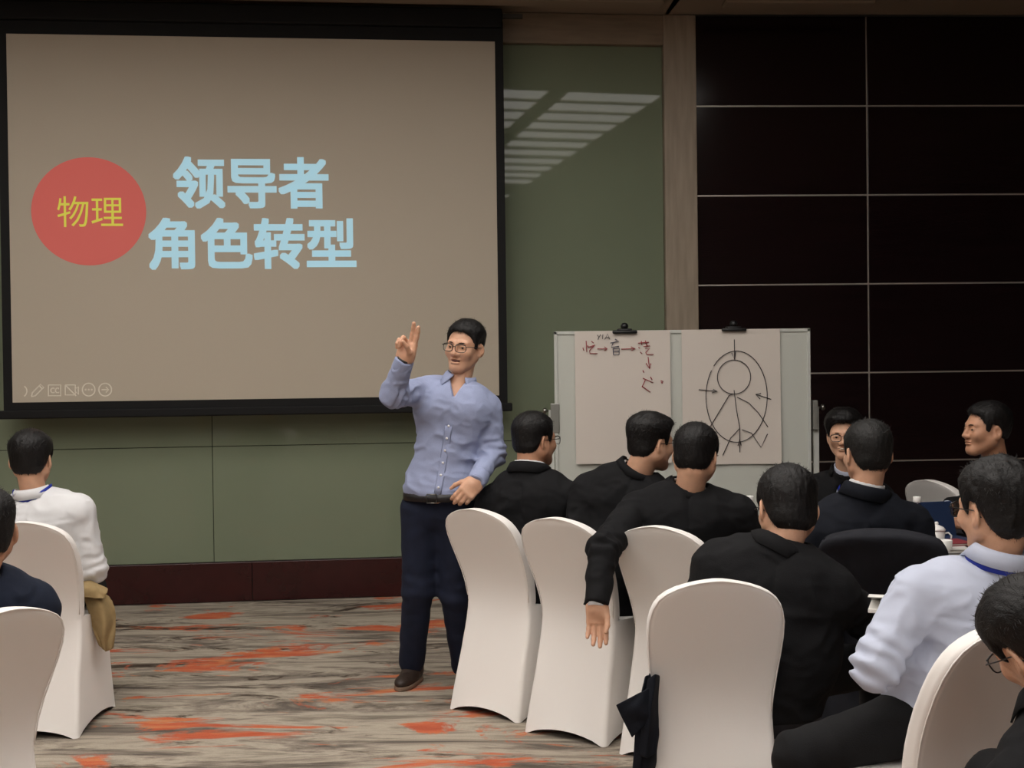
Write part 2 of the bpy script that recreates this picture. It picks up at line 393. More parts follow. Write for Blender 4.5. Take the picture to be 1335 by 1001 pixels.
def text_on(name, body, x0, y0, x1, y1, m, parent, M, y, mapper, bold=0.0):
    """lettering fitted to the pixel box, as a flat print on the surface"""
    cu_ = bpy.data.curves.new(name, 'FONT'); cu_.body = body; cu_.size = 1; cu_.resolution_u = 3
    o = bpy.data.objects.new(name, cu_); COL.objects.link(o); bpy.context.view_layer.update()
    me = bpy.data.meshes.new_from_object(o.evaluated_get(bpy.context.evaluated_depsgraph_get()))
    COL.objects.unlink(o); bpy.data.objects.remove(o)
    n = len(me.vertices); c = np.zeros(n*3); me.vertices.foreach_get('co', c); c = c.reshape(-1, 3)
    if bold:                                             # heavier weight: the same glyphs shifted round a small circle
        fs = [tuple(p.vertices) for p in me.polygons]; sh_ = [(bold*a, bold*b) for a in (-1, -.33, .33, 1) for b in (-1, -.33, .33, 1)]
        V, Fc = merge([(c+np.array([a, b, 0]), fs) for a, b in sh_]); me = from_arrays(name, V, Fc); c = np.array(V); n = len(c)
    lo, hi = c.min(0), c.max(0); ua, za = mapper(x0, y1); ub, zb = mapper(x1, y0)
    v = np.zeros_like(c); v[:, 0] = ua+(c[:, 0]-lo[0])/(hi[0]-lo[0])*(ub-ua); v[:, 2] = za+(c[:, 1]-lo[1])/(hi[1]-lo[1])*(zb-za); v[:, 1] = y
    me.vertices.foreach_set('co', v.ravel()); me.transform(M); me.materials.clear(); me.name = name
    return link(name, me, m, parent, smooth=False)
text_on('slide_title', '\u9886\u5bfc\u8005', 226, 205, 428, 272, M_txt, scr, MS, .0015, suv, .027)
text_on('slide_title', '\u89d2\u8272\u8f6c\u578b', 194, 284, 464, 352, M_txt, scr, MS, .0015, suv, .027)
text_on('disc_text', '\u7269\u7406', 75, 256, 160, 296, M_yel, scr, MS, .003, suv)
def icon(strokes, r=.0045):
    S = [[(*suv(x, y),) for x, y in s] for s in strokes]
    V, Fc = merge([tube_arrays([(u, .001, z) for u, z in s], r, 6, False, .3, (0, 1, 0)) for s in S])
    me = from_arrays('toolbar_icon', V, Fc); me.transform(MS); return link('toolbar_icon', me, M_ico, scr, smooth=False)
def circ(cx, cy, r, a0=0, a1=360, n=24): return [(cx+r*math.cos(math.radians(a0+(a1-a0)*i/n)), cy+r*math.sin(math.radians(a0+(a1-a0)*i/n))) for i in range(n+1)]
icon([circ(27, 510, 8, -55, 55, 8)])
icon([[(41, 517), (42, 512), (53, 501), (57, 505), (46, 516), (41, 517)], [(51, 503), (55, 507)]])
icon([[(63, 502), (79, 502), (79, 516), (63, 516), (63, 502)], circ(69, 509, 3, 50, 310, 8), circ(75, 509, 3, 50, 310, 8)])
icon([[(85, 502), (98, 502), (98, 515), (85, 515), (85, 502)], [(85, 502), (99, 516)], [(99, 506), (102, 504), (102, 514), (99, 511)]])
icon([circ(115.5, 508, 8.3), circ(111.5, 508, .6, n=6), circ(115.5, 508, .6, n=6), circ(119.5, 508, .6, n=6)])
icon([circ(137, 508, 8.3), [(132.5, 508), (141, 508)], [(138, 504.5), (141.5, 508), (138, 511.5)]])

# ================================================================== FLIP CHART
BD = 7.5
bo = P(722, 432, BD); brt = P(1056, 428, BD); BDIR = np.array([1., 0, 0]); BW = float(brt[0]-bo[0]); bz = float((bo[2]+brt[2])/2)
b0 = bo.copy(); b0[2] = 0; MB = wallM(b0, BDIR)
def buv(px, py):
    q = P(px, py, BD); return float(q[0]-b0[0]), float(q[2])
wb = thing('whiteboard', 'wide white flip-chart board on a stand behind the seated men', 'whiteboard')
M_wb = mat('whiteboard_face', (196, 198, 190), .35, .5, .01, 10)
M_wbf = mat('whiteboard_frame', (196, 198, 192), .45, .5)
zb0 = bz-1.15
box('board', (.012, -.02, zb0+.012), (BW-.012, 0, bz-.012), M_wb, wb, M=MB)
bm = bmesh.new()
for lo, hi in (((0, -.025, zb0), (BW, .008, zb0+.02)), ((0, -.025, bz-.02), (BW, .008, bz)), ((0, -.025, zb0), (.02, .008, bz)), ((BW-.02, -.025, zb0), (BW, .008, bz))): add_box(bm, lo, hi, None, .003)
bmesh.ops.transform(bm, matrix=MB, verts=bm.verts); link('frame', bm_mesh('frame', bm), M_wbf, wb, smooth=False)
for x in (-.037, BW+.02):
    box('stand_post', (x, -.05, .06), (x+.035, -.02, bz-.48), M_wbf, wb, M=MB, bevel=.004)
    box('stand_foot', (x-.005, -.36, .03), (x+.04, .30, .07), M_wbf, wb, M=MB, bevel=.008)
    box('hinge_plate', (x-.008 if x > 0 else x+.012, -.03, bz-.62), (x+.022 if x > 0 else x+.065, .012, bz-.44), mat('hinge_metal', (150, 150, 144), .4, metal=.6), wb, M=MB, bevel=.004)
    V, Fc = lathe([(.006, 0), (.006, .03), (.018, .032), (.018, .05), (.01, .055)], 12)
    me = from_arrays('knob', V, Fc); me.transform(MB @ Matrix.Translation((x+.02, -.03, bz-.485)) @ Matrix.Rotation(math.pi/2 if x > 0 else -math.pi/2, 4, 'Y')); link('knob', me, M_metal, wb)
box('pen_tray', (.1, 0, zb0-.02), (BW-.1, .07, zb0+.0), M_wbf, wb, M=MB, bevel=.004)
M_paper = mat('flip_chart_paper', (212, 203, 194), .85, .2, .03, 12)
M_mk = mat('dark_marker_ink', (44, 38, 42), .7); M_mr = mat('red_marker_ink', (150, 42, 52), .7); M_mb = mat('slate_marker_ink', (58, 58, 82), .7)
M_clip = mat('black_clip', (18, 18, 20), .4, .5)
def sheet(label, x0, y0, x1, y1, clipx):
    t = thing('flip_chart_sheet', label, 'paper')
    u0, z1 = buv(x0, y0); u1, z0 = buv(x1, y1); nu, nz_ = 10, 14; V = []; Fc = []
    for i in range(nu+1):
        for j in range(nz_+1):
            f, g = i/nu, j/nz_
            V.append((u0+(u1-u0)*f, .014+.004*math.sin(f*7+g*3)*(1-g)+.01*(1-g)**3*abs(f-.5)*2, z0+(z1-z0)*g))
    for i in range(nu):
        for j in range(nz_): a = i*(nz_+1)+j; Fc.append((a, a+nz_+1, a+nz_+2, a+1))
    me = from_arrays('paper', V, Fc); me.transform(MB); o = link('paper', me, M_paper, t, smooth=False)
    sd = o.modifiers.new('thick', 'SOLIDIFY'); sd.thickness = .0015
    return t
s1 = sheet('flip-chart sheet with small red and dark characters and arrows, beside the screen', 749, 432, 875, 603, 813)
s2 = sheet('flip-chart sheet with an oval figure drawn on it, next to the dark panelled wall', 888, 430, 1018, 604, 956)
def ink(strokes, m, t, r=.0032):
    pp = []
    for s in strokes: pp.append(tube_arrays([(u, .0215, z) for u, z in (buv(x, y) for x, y in s)], r, 6, False, .25, (0, 1, 0)))
    V, Fc = merge(pp); me = from_arrays('marker_drawing', V, Fc); me.transform(MB); o = link('marker_drawing', me, m, t); o['kind'] = 'stuff'; return o
def Z(pts): return [(700+x*400/1335, 400+y*260/868) for x, y in pts]     # from the enlarged look at the sheets
ink([Z([(199, 178), (203, 190)]), Z([(213, 148), (216, 196)]), Z([(219, 168), (224, 178)]), Z([(236, 150), (246, 158)]), Z([(222, 176), (252, 166)]), Z([(246, 170), (228, 190), (230, 203), (262, 204)])], M_mr, s1, .003)
ink([Z([(262, 183), (304, 183)]), Z([(292, 174), (305, 183), (293, 190)]), Z([(366, 184), (426, 182)]), Z([(408, 174), (426, 182), (410, 190)]), Z([(482, 218), (488, 268)]), Z([(473, 245), (489, 270), (494, 246)])], M_mr, s1, .003)
ink([Z([(438, 158), (486, 154)]), Z([(452, 148), (455, 166)]), Z([(470, 146), (474, 164)]), Z([(440, 176), (446, 180)]), Z([(448, 196), (456, 204)]), Z([(462, 172), (490, 170)]), Z([(474, 160), (478, 172)]), Z([(470, 180), (488, 182), (472, 198), (476, 208), (506, 207)])], M_mr, s1, .003)
ink([Z([(459, 276), (464, 286)]), Z([(459, 310), (504, 330)]), Z([(492, 304), (500, 318)]), Z([(470, 318), (456, 348)]), Z([(455, 345), (492, 371)]), Z([(536, 322), (548, 324)]), Z([(538, 329), (546, 331)])], M_mr, s1, .003)
ink([Z([(262, 122), (268, 132)]), Z([(276, 120), (264, 142)]), Z([(286, 120), (284, 140)]), Z([(294, 142), (306, 118), (316, 142)]), Z([(298, 134), (314, 132)])], M_mk, s1, .0022)
ink([Z([(318, 158), (355, 150)]), Z([(338, 140), (348, 146)]), Z([(330, 158), (322, 176), (356, 172)]), Z([(330, 182), (332, 208), (356, 208), (357, 180), (330, 182)]), Z([(333, 194), (356, 193)])], M_mb, s1, .003)
def zell(cx, cy, rx, ry, a0, a1, n=40, rot=0):
    o = []
    for i in range(n+1):
        t = math.radians(a0+(a1-a0)*i/n); x, y = rx*math.cos(t), ry*math.sin(t); o.append((cx+x*math.cos(rot)-y*math.sin(rot), cy+x*math.sin(rot)+y*math.cos(rot)))
    return Z(o)
ink([zell(866, 390, 133, 198, -138, 215, 50), zell(855, 305, 72, 74, -100, 262, 40, .2),
     Z([(856, 142), (858, 230)]), Z([(845, 200), (858, 232), (862, 192)]), Z([(702, 360), (782, 367)]), Z([(764, 358), (783, 367), (758, 374)]),
     Z([(1016, 402), (950, 380)]), Z([(972, 376), (949, 380), (968, 400)]), Z([(855, 362), (866, 450), (880, 525), (880, 632)]), Z([(872, 604), (879, 572), (886, 602)]),
     Z([(856, 378), (834, 384), (800, 440), (752, 520)]), Z([(868, 392), (920, 418), (960, 460), (1002, 522)]), Z([(890, 534), (930, 548), (972, 610), (1000, 552)]), Z([(880, 528), (840, 570), (806, 645)])], M_mk, s2, .0028)
def clip(label, px, py):
    u, z = buv(px, py); t = thing('binder_clip', label, 'clip')
    u1 = 16/213
    bm = bmesh.new(); add_box(bm, (u-u1, .022, z-.005), (u+u1, .036, z+.016), None, .006); add_box(bm, (u-u1*.6, -.03, z+.012), (u+u1*.6, .034, z+.026), None, .006)
    bmesh.ops.transform(bm, matrix=MB, verts=bm.verts); link('clip_body', bm_mesh('clip_body', bm), M_clip, t)
    V, Fc = lathe([(.012, 0), (.022, .006), (.024, .02), (.016, .034), (.006, .038)], 16); me = from_arrays('clip_knob', V, Fc)
    me.transform(MB @ Matrix.Translation((u, .012, z+.024))); link('clip_knob', me, M_clip, t)
clip('black spring clip holding the sheet of red and dark characters', 814, 434)
clip('black spring clip holding the sheet with the oval figure', 956, 431)

# ================================================================== CHAIRS
M_cover = mat('white_stretch_cover', (236, 232, 228), .75, .3, .03, 400, sheen=.15)
M_chairleg = mat('chair_leg_metal', (120, 110, 96), .4, .5, metal=.8)
def interp(tbl, z):
    return float(np.interp(z, [t[0] for t in tbl], [t[1] for t in tbl]))
def sring(hw, y0, y1, z, n, e, lift=0.0):
    """rounded rectangle: 14 points a side (6 round the corner, 8 along the edge); lift raises the middle of each edge"""
    hd, cy = (y1-y0)/2, (y0+y1)/2; r = min(.020, hw*.9, hd*.62); o = []
    for s_ in range(4):
        a0 = s_*math.pi/2; cx_, cy_ = [(1, 1), (-1, 1), (-1, -1), (1, -1)][s_]; nx_, ny_ = [(-1, 1), (-1, -1), (1, -1), (1, 1)][s_]
        c0 = (cx_*(hw-r), cy_*(hd-r)); c1 = (nx_*(hw-r), ny_*(hd-r))
        for k in range(6): g = a0+math.pi/2*k/5; o.append((c0[0]+r*math.cos(g), cy+c0[1]+r*math.sin(g), z))
        e_ = a0+math.pi/2; px, py = c0[0]+r*math.cos(e_), c0[1]+r*math.sin(e_); qx, qy = c1[0]+r*math.cos(e_), c1[1]+r*math.sin(e_)
        for k in range(1, 9): t = k/9; o.append((px+(qx-px)*t, cy+py+(qy-py)*t, z+lift*math.sin(math.pi*t)**.7))
    return o
CH_H = .92
def lean(z):
    k = [0, .1, .2, .3, .38, .44, .49, .54, .6, .68, .76, .84, .92]; y = [-.030, -.006, .020, .050, .072, .084, .088, .082, .066, .030, -.012, -.055, -.10]
    return float(np.mean([np.interp(z+d, k, y) for d in np.linspace(-.07, .07, 15)])) if .03 < z < .85 else float(np.interp(z, k, y))
def chair_mesh():
    n = 56; rings = []; E = 7
    for z, y1, hw in [(0, .475, .200), (.1, .462, .195), (.2, .455, .189), (.26, .453, .186), (.31, .451, .186), (.36, .45, .184), (.40, .452, .183), (.43, .455, .182), (.45, .457, .181)]:
        r = sring(hw, lean(z), y1, z, n, E)
        if z == 0: r = sring(hw, lean(z), y1, z, n, E, .036)
        rings.append(r)
    rings.append(sring(.1805, lean(.466), .45, .466, n, E)); rings.append(sring(.18, lean(.472), .42, .472, n, E))
    rings.append(sring(.1795, lean(.477), .24, .477, n, E)); rings.append(sring(.179, lean(.483), .135, .483, n, E))
    W = [(.48, .179), (.56, .184), (.63, .191), (.7, .198), (.76, .2), (.80, .197), (.835, .188), (.86, .174), (.88, .152), (.896, .122), (.907, .09), (.915, .055), (.92, .02)]
    for z in (.495, .51, .53, .55, .575, .6, .65, .7, .75, .79, .82, .845, .865, .882, .895, .905, .912, .917, .9195):
        y = lean(z); th = .062 if z < .88 else .062*(1-.2*((z-.88)/.04)**2)
        off = (.062-th)/2; rings.append(sring(interp(W, z), y+off, y+th+off, z, n, E))
    V = [p for r in rings for p in r]; Fc = []
    for i in range(len(rings)-1):
        for k in range(n): Fc.append((i*n+k, i*n+(k+1) % n, (i+1)*n+(k+1) % n, (i+1)*n+k))
    Fc.append(tuple((len(rings)-1)*n+k for k in range(n)))
    return from_arrays('stretch_cover', V, Fc)
cover_me = chair_mesh(); cover_me.materials.append(M_cover)
V, Fc = lathe([(.014, 0), (.014, .004), (.011, .03), (.011, .40)], 12); leg_me = from_arrays('leg', V, Fc); leg_me.materials.append(M_chairleg)
pipe_pts = []
Wp = [(.5, .175), (.56, .181), (.63, .188), (.7, .195), (.76, .197), (.80, .194), (.835, .184), (.86, .169), (.88, .146), (.896, .115), (.907, .083), (.915, .048), (.92, 0)]
zz = [.5, .56, .62, .68, .74, .79, .83, .86, .88, .895, .906, .913, .917, .919]
for z in zz: pipe_pts.append((-interp(Wp, z)+.001, lean(z)+.003, z))
for z in zz[::-1]: pipe_pts.append((interp(Wp, z)-.001, lean(z)+.003, z))
V, Fc = tube_arrays(pipe_pts, .0022, 6); pipe_me = from_arrays('seam_piping', V, Fc); pipe_me.materials.append(M_cover)
def chair(label, back_xy, a):
    """back_xy: ground point under the rear edge; a: heading (0 = away from camera, + = to the right)"""
    t = thing('banquet_chair', label, 'chair', (back_xy[0], back_xy[1], 0), -a, 'white covered banquet chairs')
    link('stretch_cover', cover_me, None, t); link('seam_piping', pipe_me, None, t)
    for x, y in ((-.165, .09), (.165, .09), (-.165, .41), (.165, .41)): link('leg', leg_me, None, t, (x, y, 0))
    return t
R = math.radians
CH = {}
CH['C1'] = chair('white covered chair in front of the standing presenter, end of the row of three', (-.13, 5.42), R(38))
CH['C2'] = chair('white covered chair in the middle of the row of three, beside the hanging hand', (.21, 5.06), R(35))
CH['C3'] = chair('white covered chair whose back a man in black hangs his arm over', (.585, 4.76), R(32))
CH['C4'] = chair('white covered chair seen square from behind, with a navy jacket hanging beside it', (.585, 3.57), R(2))
CH['CE'] = chair('white covered chair behind the man in the pale blue shirt at the right', (1.165, 2.96), R(-24))
CH['CF'] = chair('white covered chair with a dark jacket draped over its back', (1.33, 4.42), R(18))
CH['CG'] = chair('white covered empty chair beyond the tea table, against the dark panelled wall', (2.24, 6.46), R(62))
CH['CL1'] = chair('white covered chair of the man in the white shirt, under the screen', (-2.04, 5.16), R(0))
CH['CL2'] = chair('white covered chair of the man in navy at the left edge', (-1.385, 3.24), R(-54))
CH['CH'] = chair('white covered chair of the man in profile by the dark panelled wall', (2.93, 5.86), R(-98))
CH['CGG'] = chair('white covered chair of the smiling man with glasses beyond the table', (1.88, 6.95), R(190))
CH['CI'] = chair('white covered chair of the man bending his head at the lower right corner', (1.36, 2.08), R(-20))

# ================================================================== PEOPLE
def basis(yaw, pitch=0, roll=0):
    """columns: right, forward, up. yaw 0 = away from camera, + = right; pitch + = down; roll + = head tips to its right"""
    f = np.array([math.sin(yaw)*math.cos(pitch), math.cos(yaw)*math.cos(pitch), -math.sin(pitch)])
    r = np.array([math.cos(yaw), -math.sin(yaw), 0]); u = np.cross(r, f)
    r2 = r*math.cos(roll)-u*math.sin(roll); u2 = u*math.cos(roll)+r*math.sin(roll)
    return np.stack([r2, f, u2], 1)
def head_field(q, fat=0.0, smile=0.0, mouth=0.0):
    """q: points in head frame (x right, y forward, z up)"""
    s = np.stack([np.abs(q[:, 0]), q[:, 1], q[:, 2]], 1)
    d = ell(q, (0, -.014, .032), (.077, .096, .086))
    d = smin(d, ell(q, (0, .022, -.018), (.066+fat*.6, .068, .086)), .035)
    d = smin(d, cap(s, (.052+fat, -.002, -.048), (.018, .062, -.094), .021+fat*.5, .019), .04)
    d = smin(d, ell(q, (0, .07, -.094), (.022, .018, .016)), .03)
    d = smin(d, cap(s, (.012, .088, .021), (.042, .074, .023), .009), .018)
    d = smin(d, ell(s, (.043, .066, -.024+.006*smile), (.022, .020, .02)), .03)
    d = smax(d, -ell(s, (.032, .102, .005), (.022, .017, .015)), .016); d = smin(d, ell(s, (.0325, .078, .004), (.0175, .0128, .0125)), .004); d = smax(d, -ell(s, (.0325, .094, .0025), (.0125, .012, .0036+.0*smile)), .002)
    n = cap(q, (0, .090, .012), (0, .108, -.026), .0068, .0105); n = smin(n, ell(s, (.0125, .098, -.031), (.0085, .011, .0085)), .009)
    d = smin(d, n, .012)
    d = smin(d, ell(q, (0, .0885, -.0525), (.026+.006*smile, .0105, .006)), .007)
    d = smin(d, ell(q, (0, .0875, -.0635-mouth), (.023+.006*smile, .0105, .0066)), .007)
    mz = q.copy(); mz[:, 2] -= smile*6*(q[:, 0]**2)
    d = smax(d, -ell(mz, (0, .103, -.058), (.025+.006*smile, .015, .0020+.003*smile+mouth)), .004)
    # upper lid fold
    d = smin(d, cap(s, (.022, .0885, .0065), (.043, .0805, .0055), .0024), .004)
    # ears
    Re = np.array(Euler((R(-8), 0, R(24))).to_matrix())
    e = ell(s, (.0815, -.012, -.006), (.0085, .0185, .031), Re); e = smin(e, ell(s, (.078, -.006, -.03), (.007, .010, .011)), .01)
    e = smax(e, -ell(s, (.090, -.008, -.002), (.008, .010, .017), Re), .006)
    return smin(d, e, .006)
def hairline(q, nape=-.055):
    y = q[:, 1]; ax = np.abs(q[:, 0])
    z = np.interp(y, [-.11, -.06, -.034, -.018, .012, .022, .04, .05, .066, .11], [nape, nape, -.030, .022, .026, -.008, .0, .046, .075, .086])
    return z+.0*ax
HAND_BASE = ((.031, .076, .038, .023, .019, .0110), (.0102, .081, .041, .026, .020, .0112), (-.0112, .078, .039, .025, .020, .0110), (-.0315, .069, .031, .019, .017, .0098))
def hand_field(Q, wr, d, th, left, curl, spread=1.0, thumb=(.55, .65, -.35), scale=.97, tcurl=.25):
    """wr wrist, d finger direction, th thumb-side direction; curl: 4 angles in degrees per joint"""
    y = nrm(d); x = np.array(th, float); x = nrm(x-y*(x@y)); z = np.cross(x, y)*(1 if left else -1)
    B = np.stack([x, y, z], 1); q = ((Q-np.asarray(wr))@B)/scale
    f = rbox(q, (0, .042, 0), (.043, .043, .0145), .0125); f = smin(f, cap(q, (0, -.028, 0), (0, .02, 0), .022, .026), .03)
    f = smin(f, ell(q, (.026, .034, -.008), (.02, .032, .014)), .016)
    for (bx, by, l1, l2, l3, r), c in zip(HAND_BASE, curl):
        c = c if hasattr(c, '__len__') else (c, c*1.1, c*.7)
        p = np.array([bx, by, 0.]); sx = bx*spread*2.6; a = 0; prev = p
        fld = None
        for L_, cc, ra, rb in ((l1, c[0], r, r*.95), (l2, c[1], r*.95, r*.87), (l3, c[2], r*.87, r*.74)):
            a += math.radians(cc); dv = nrm((sx*math.cos(a), math.cos(a), -math.sin(a))); nx = prev+dv*L_
            k = cap(q, prev, nx, ra, rb); fld = k if fld is None else smin(fld, k, .004); prev = nx
        f = smin(f, fld, .007)
    p = np.array([.024, .014, -.004]); dv = nrm(thumb); f2 = None
    for i, (L_, ra, rb) in enumerate(((.042, .0145, .0115), (.034, .0112, .0102), (.026, .0102, .008))):
        nx = p+dv*L_; k = cap(q, p, nx, ra, rb); f2 = k if f2 is None else smin(f2, k, .005); p = nx; dv = nrm(dv+np.array([-tcurl, tcurl*.4, -tcurl*.5]))
    return smin(f, f2, .012)*scale
def strands(H, hc, skin_pts_fn, rng, n, length, style):
    """short thin tapered hair blades rooted on the hair surface"""
    V, Fc = [], []
    return V, Fc

def person(label, pelvis, neck, head, hyaw, hpitch=0, hroll=0, pyaw=0, cyaw=None, sh=(.0, .0), elbow=None, wrist=None, knee=None, ankle=None,
           top='jacket', top_m=None, shirt_m=None, hands=None, glasses=True, hair_m=None, skin_m=None, fat=0.0, hairt=(.020, .006), smile=0, lanyard=False, front=False,
           girth=1.0, shw=.20, trouser_m=None, shoes=False, tie=False, hs=1.0, vox=.0075, seed=1, legs=True, belt=False, fringe=0.0, cuff=True, slope=.045, fold=1.5, nape=-.055, part_side=0, colh=0.0, shag=0.0, mouth=0.0, sdrop=0.0, legr=1.0):
    rng = np.random.RandomState(seed); cyaw = pyaw if cyaw is None else cyaw
    pelvis, neck, head = (np.array(v, float) for v in (pelvis, neck, head)); org = np.array([pelvis[0], pelvis[1], 0.])
    skin_m = skin_m or M_skin; top_m = top_m or M_suit; hair_m = hair_m or M_hair; trouser_m = trouser_m or M_trouser
    fp = np.array([math.sin(pyaw), math.cos(pyaw), 0]); fcv = np.array([math.sin(cyaw), math.cos(cyaw), 0]); rc = np.array([math.cos(cyaw), -math.sin(cyaw), 0])
    spine = nrm(neck-pelvis); fcv = nrm(fcv-spine*(fcv@spine)); rc = np.cross(fcv, spine)
    sp = [neck-spine*(slope+.05)-rc*shw+np.array([0, 0, sh[0]])+fcv*.01, neck-spine*(slope+.05)+rc*shw+np.array([0, 0, sh[1]])+fcv*.01]   # left, right shoulder joints
    chest = neck-spine*.17+fcv*.025; belly = pelvis+spine*.10+nrm(fp+fcv)*.03
    elbow = [np.array(e, float) for e in elbow]; wrist = [np.array(e, float) for e in wrist]
    hipR = np.array([math.cos(pyaw), -math.sin(pyaw), 0]); hj = [pelvis-hipR*.09, pelvis+hipR*.09]
    HB = basis(hyaw, hpitch, hroll)
    toh = lambda Q: ((Q-head)@HB)/hs
    hw = lambda p: head+HB@(np.array(p, float)*hs)
    nb = neck+fcv*.035-spine*.01                                   # pit of the neck axis
    nt = hw((0, -.022, -.055))
    g = girth
    HT = float(np.clip(np.linalg.norm(head-nb)-.098-colh, .03, .10))     # height of the collar above the neck pit
    def torso(Q, o=0.0):
        d = ellcap(Q, pelvis+spine*.02, belly, nrm(fp+fcv), .165*g+o, .162*g+o, .78)
        d = smin(d, ellcap(Q, belly, chest, fcv, .158*g+o, .178*(.5+.5*g)+o, .70), .10)
        d = smin(d, ellcap(Q, chest-rc*.09+spine*.06, chest+rc*.09+spine*.06, spine, .10+o, .10+o, .95), .10)
        for s, m in ((sp[0], -1), (sp[1], 1)):
            d = smin(d, cap(Q, chest+spine*.07+rc*m*.06, s-rc*m*.015, .085+o, .058+o), .07)
            d = smin(d, cap(Q, nb+rc*m*.03-spine*.012-fcv*.022, s-rc*m*.03+spine*.010, .034+o, .046+o), .05)
        return d
    def body(Q):
        d = torso(Q, -.035)
        for i in (0, 1):
            d = smin(d, cap(Q, sp[i], elbow[i], .036, .028), .03); d = smin(d, cap(Q, elbow[i], wrist[i], .028, .020), .02)
            if legs: d = smin(d, cap(Q, hj[i], knee[i], .07, .048), .04); d = smin(d, cap(Q, knee[i], ankle[i], .048, .036), .03)
        d = smin(d, cap(Q, nb-spine*.04, nt, .053, .05), .04)
        return d
    allp = [pelvis, neck, *elbow, *wrist, *sp]+([*knee, *ankle] if legs else [])
    lo = np.min(allp, 0)-.24; hi = np.max(allp, 0)+.24
    parts = []
    v, f = mesh_field(body, lo, hi, .02); 
    parts.append((v-org, f))
    def bust(Q):
        d = head_field(toh(Q), fat, smile, mouth)*hs
        d = smin(d, cap(Q, nb-spine*.05, nt, .054+fat, .050+fat), .016)
        tr = cap(Q, nb-spine*.05-fcv*.02, nt-fcv*.014, .048+fat, .045+fat); d = smin(d, tr, .02)
        return np.maximum(d, -((Q-(nb-spine*.06))@spine))
    v, f = mesh_field(bust, np.minimum(head-.16, nb-.13), np.maximum(head+.16, nb+.13), .0036); parts.append((v-org, f))
    for i, hd in enumerate(hands or (None, None)):
        if hd is None: continue
        v, f = mesh_field(lambda Q: hand_field(Q, wrist[i], hd['d'], hd['t'], i == 0, hd.get('curl', (25, 28, 30, 34)), hd.get('spread', 1), hd.get('thumb', (.6, .65, -.3)), hd.get('scale', .97), hd.get('tcurl', .25)), wrist[i]-.22, wrist[i]+.22, .003)
        parts.append((v-org, f))
    V, Fc = merge(parts); root = link('person', from_arrays('person', V, Fc), skin_m, None, org); tag(root, label, 'person')
    # eyes, brows
    for m in (-1, 1):
        c = hw((m*.0325, .0768, .003)); bm = bmesh.new(); bmesh.ops.create_uvsphere(bm, u_segments=16, v_segments=10, radius=.0118*hs); bmesh.ops.translate(bm, vec=Vector(c-org), verts=bm.verts)
        eo = link('eye', bm_mesh('eye', bm), M_eye, root)
        bm = bmesh.new(); bmesh.ops.create_uvsphere(bm, u_segments=12, v_segments=8, radius=.0072*hs); bmesh.ops.translate(bm, vec=Vector(hw((m*.0325, .0832, .003))-org), verts=bm.verts)
        link('iris', bm_mesh('iris', bm), M_iris, eo)
        bp = [hw(p)-org for p in ((m*.015, .0955, .0225), (m*.026, .0935, .0252), (m*.038, .0860, .0248), (m*.048, .0755, .0205))]
        V, Fc = tube_arrays(bp, [.0018*hs, .0027*hs, .0024*hs, .0012*hs], 6); link('eyebrow', from_arrays('eyebrow', V, Fc), hair_m, root)
    if mouth:
        bm = bmesh.new(); bmesh.ops.create_uvsphere(bm, u_segments=16, v_segments=8, radius=1)
        for v_ in bm.verts: v_.co = Vector(hw((v_.co.x*.024, .0885+v_.co.y*.0065-.3*(v_.co.x*.024)**2*40, -.0600-mouth*.3+v_.co.z*(.0025+mouth*.6)))-org)
        link('mouth', bm_mesh('mouth', bm), mat('mouth_interior', (74, 34, 32), .5), root)
    if smile > .5:
        tp = [hw((x, .0955-.5*x*x*20, -.0565+6*smile*x*x))-org for x in np.linspace(-.018, .018, 7)]
        V, Fc = tube_arrays(tp, .0034, 6); link('teeth', from_arrays('teeth', V, Fc), mat('teeth', (206, 194, 176), .4), root)
    # hair
    tt, ts = hairt
    def hfield(Q):
        q = toh(Q); d = head_field(q*np.array([1, 1, 1]), fat, 0)*1.0
        skull = smin(ell(q, (0, -.014, .032), (.0775, .0965, .0865)), ell(q, (0, .022, -.018), (.066+fat*.6, .068, .086)), .035)
        skull = smin(skull, ell(q, (0, -.045, -.035), (.058+fat, .05, .05)), .03)
        z = q[:, 2]; hl = hairline(q, nape); up = np.clip((z-hl)/.05, 0, 1)
        t = ts*np.clip(up*1.6, .12, 1)+(tt-ts)*(lambda u: u*u*(3-2*u))(np.clip((z-.015)/.085, 0, 1))
        t = t+fringe*np.clip((q[:, 1]-.03)/.06, 0, 1)*np.clip((z-.06)/.03, 0, 1)
        flow = np.stack([q[:, 0]*190, q[:, 1]*34+part_side*q[:, 0]*60, z*34], 1)
        t = t*(1+.10*noise(q*28+seed*9))+(.0016*noise(flow)+.0010*noise(q*170+seed))*np.clip(up*2.5, .1, 1)+shag*noise(np.stack([q[:, 0]*90, q[:, 1]*40, z*26], 1)+seed)
        edge = (hl-z)+.004*noise(q*80+seed*3)+.004*noise(q*240+seed)
        return smax(skull-t, edge, .006)*hs
    R_ = .14*hs; v, f = mesh_field(hfield, head-R_, head+R_, .0036 if head[1] < 4 else .0042)
    # loose hair blades
    ex = []
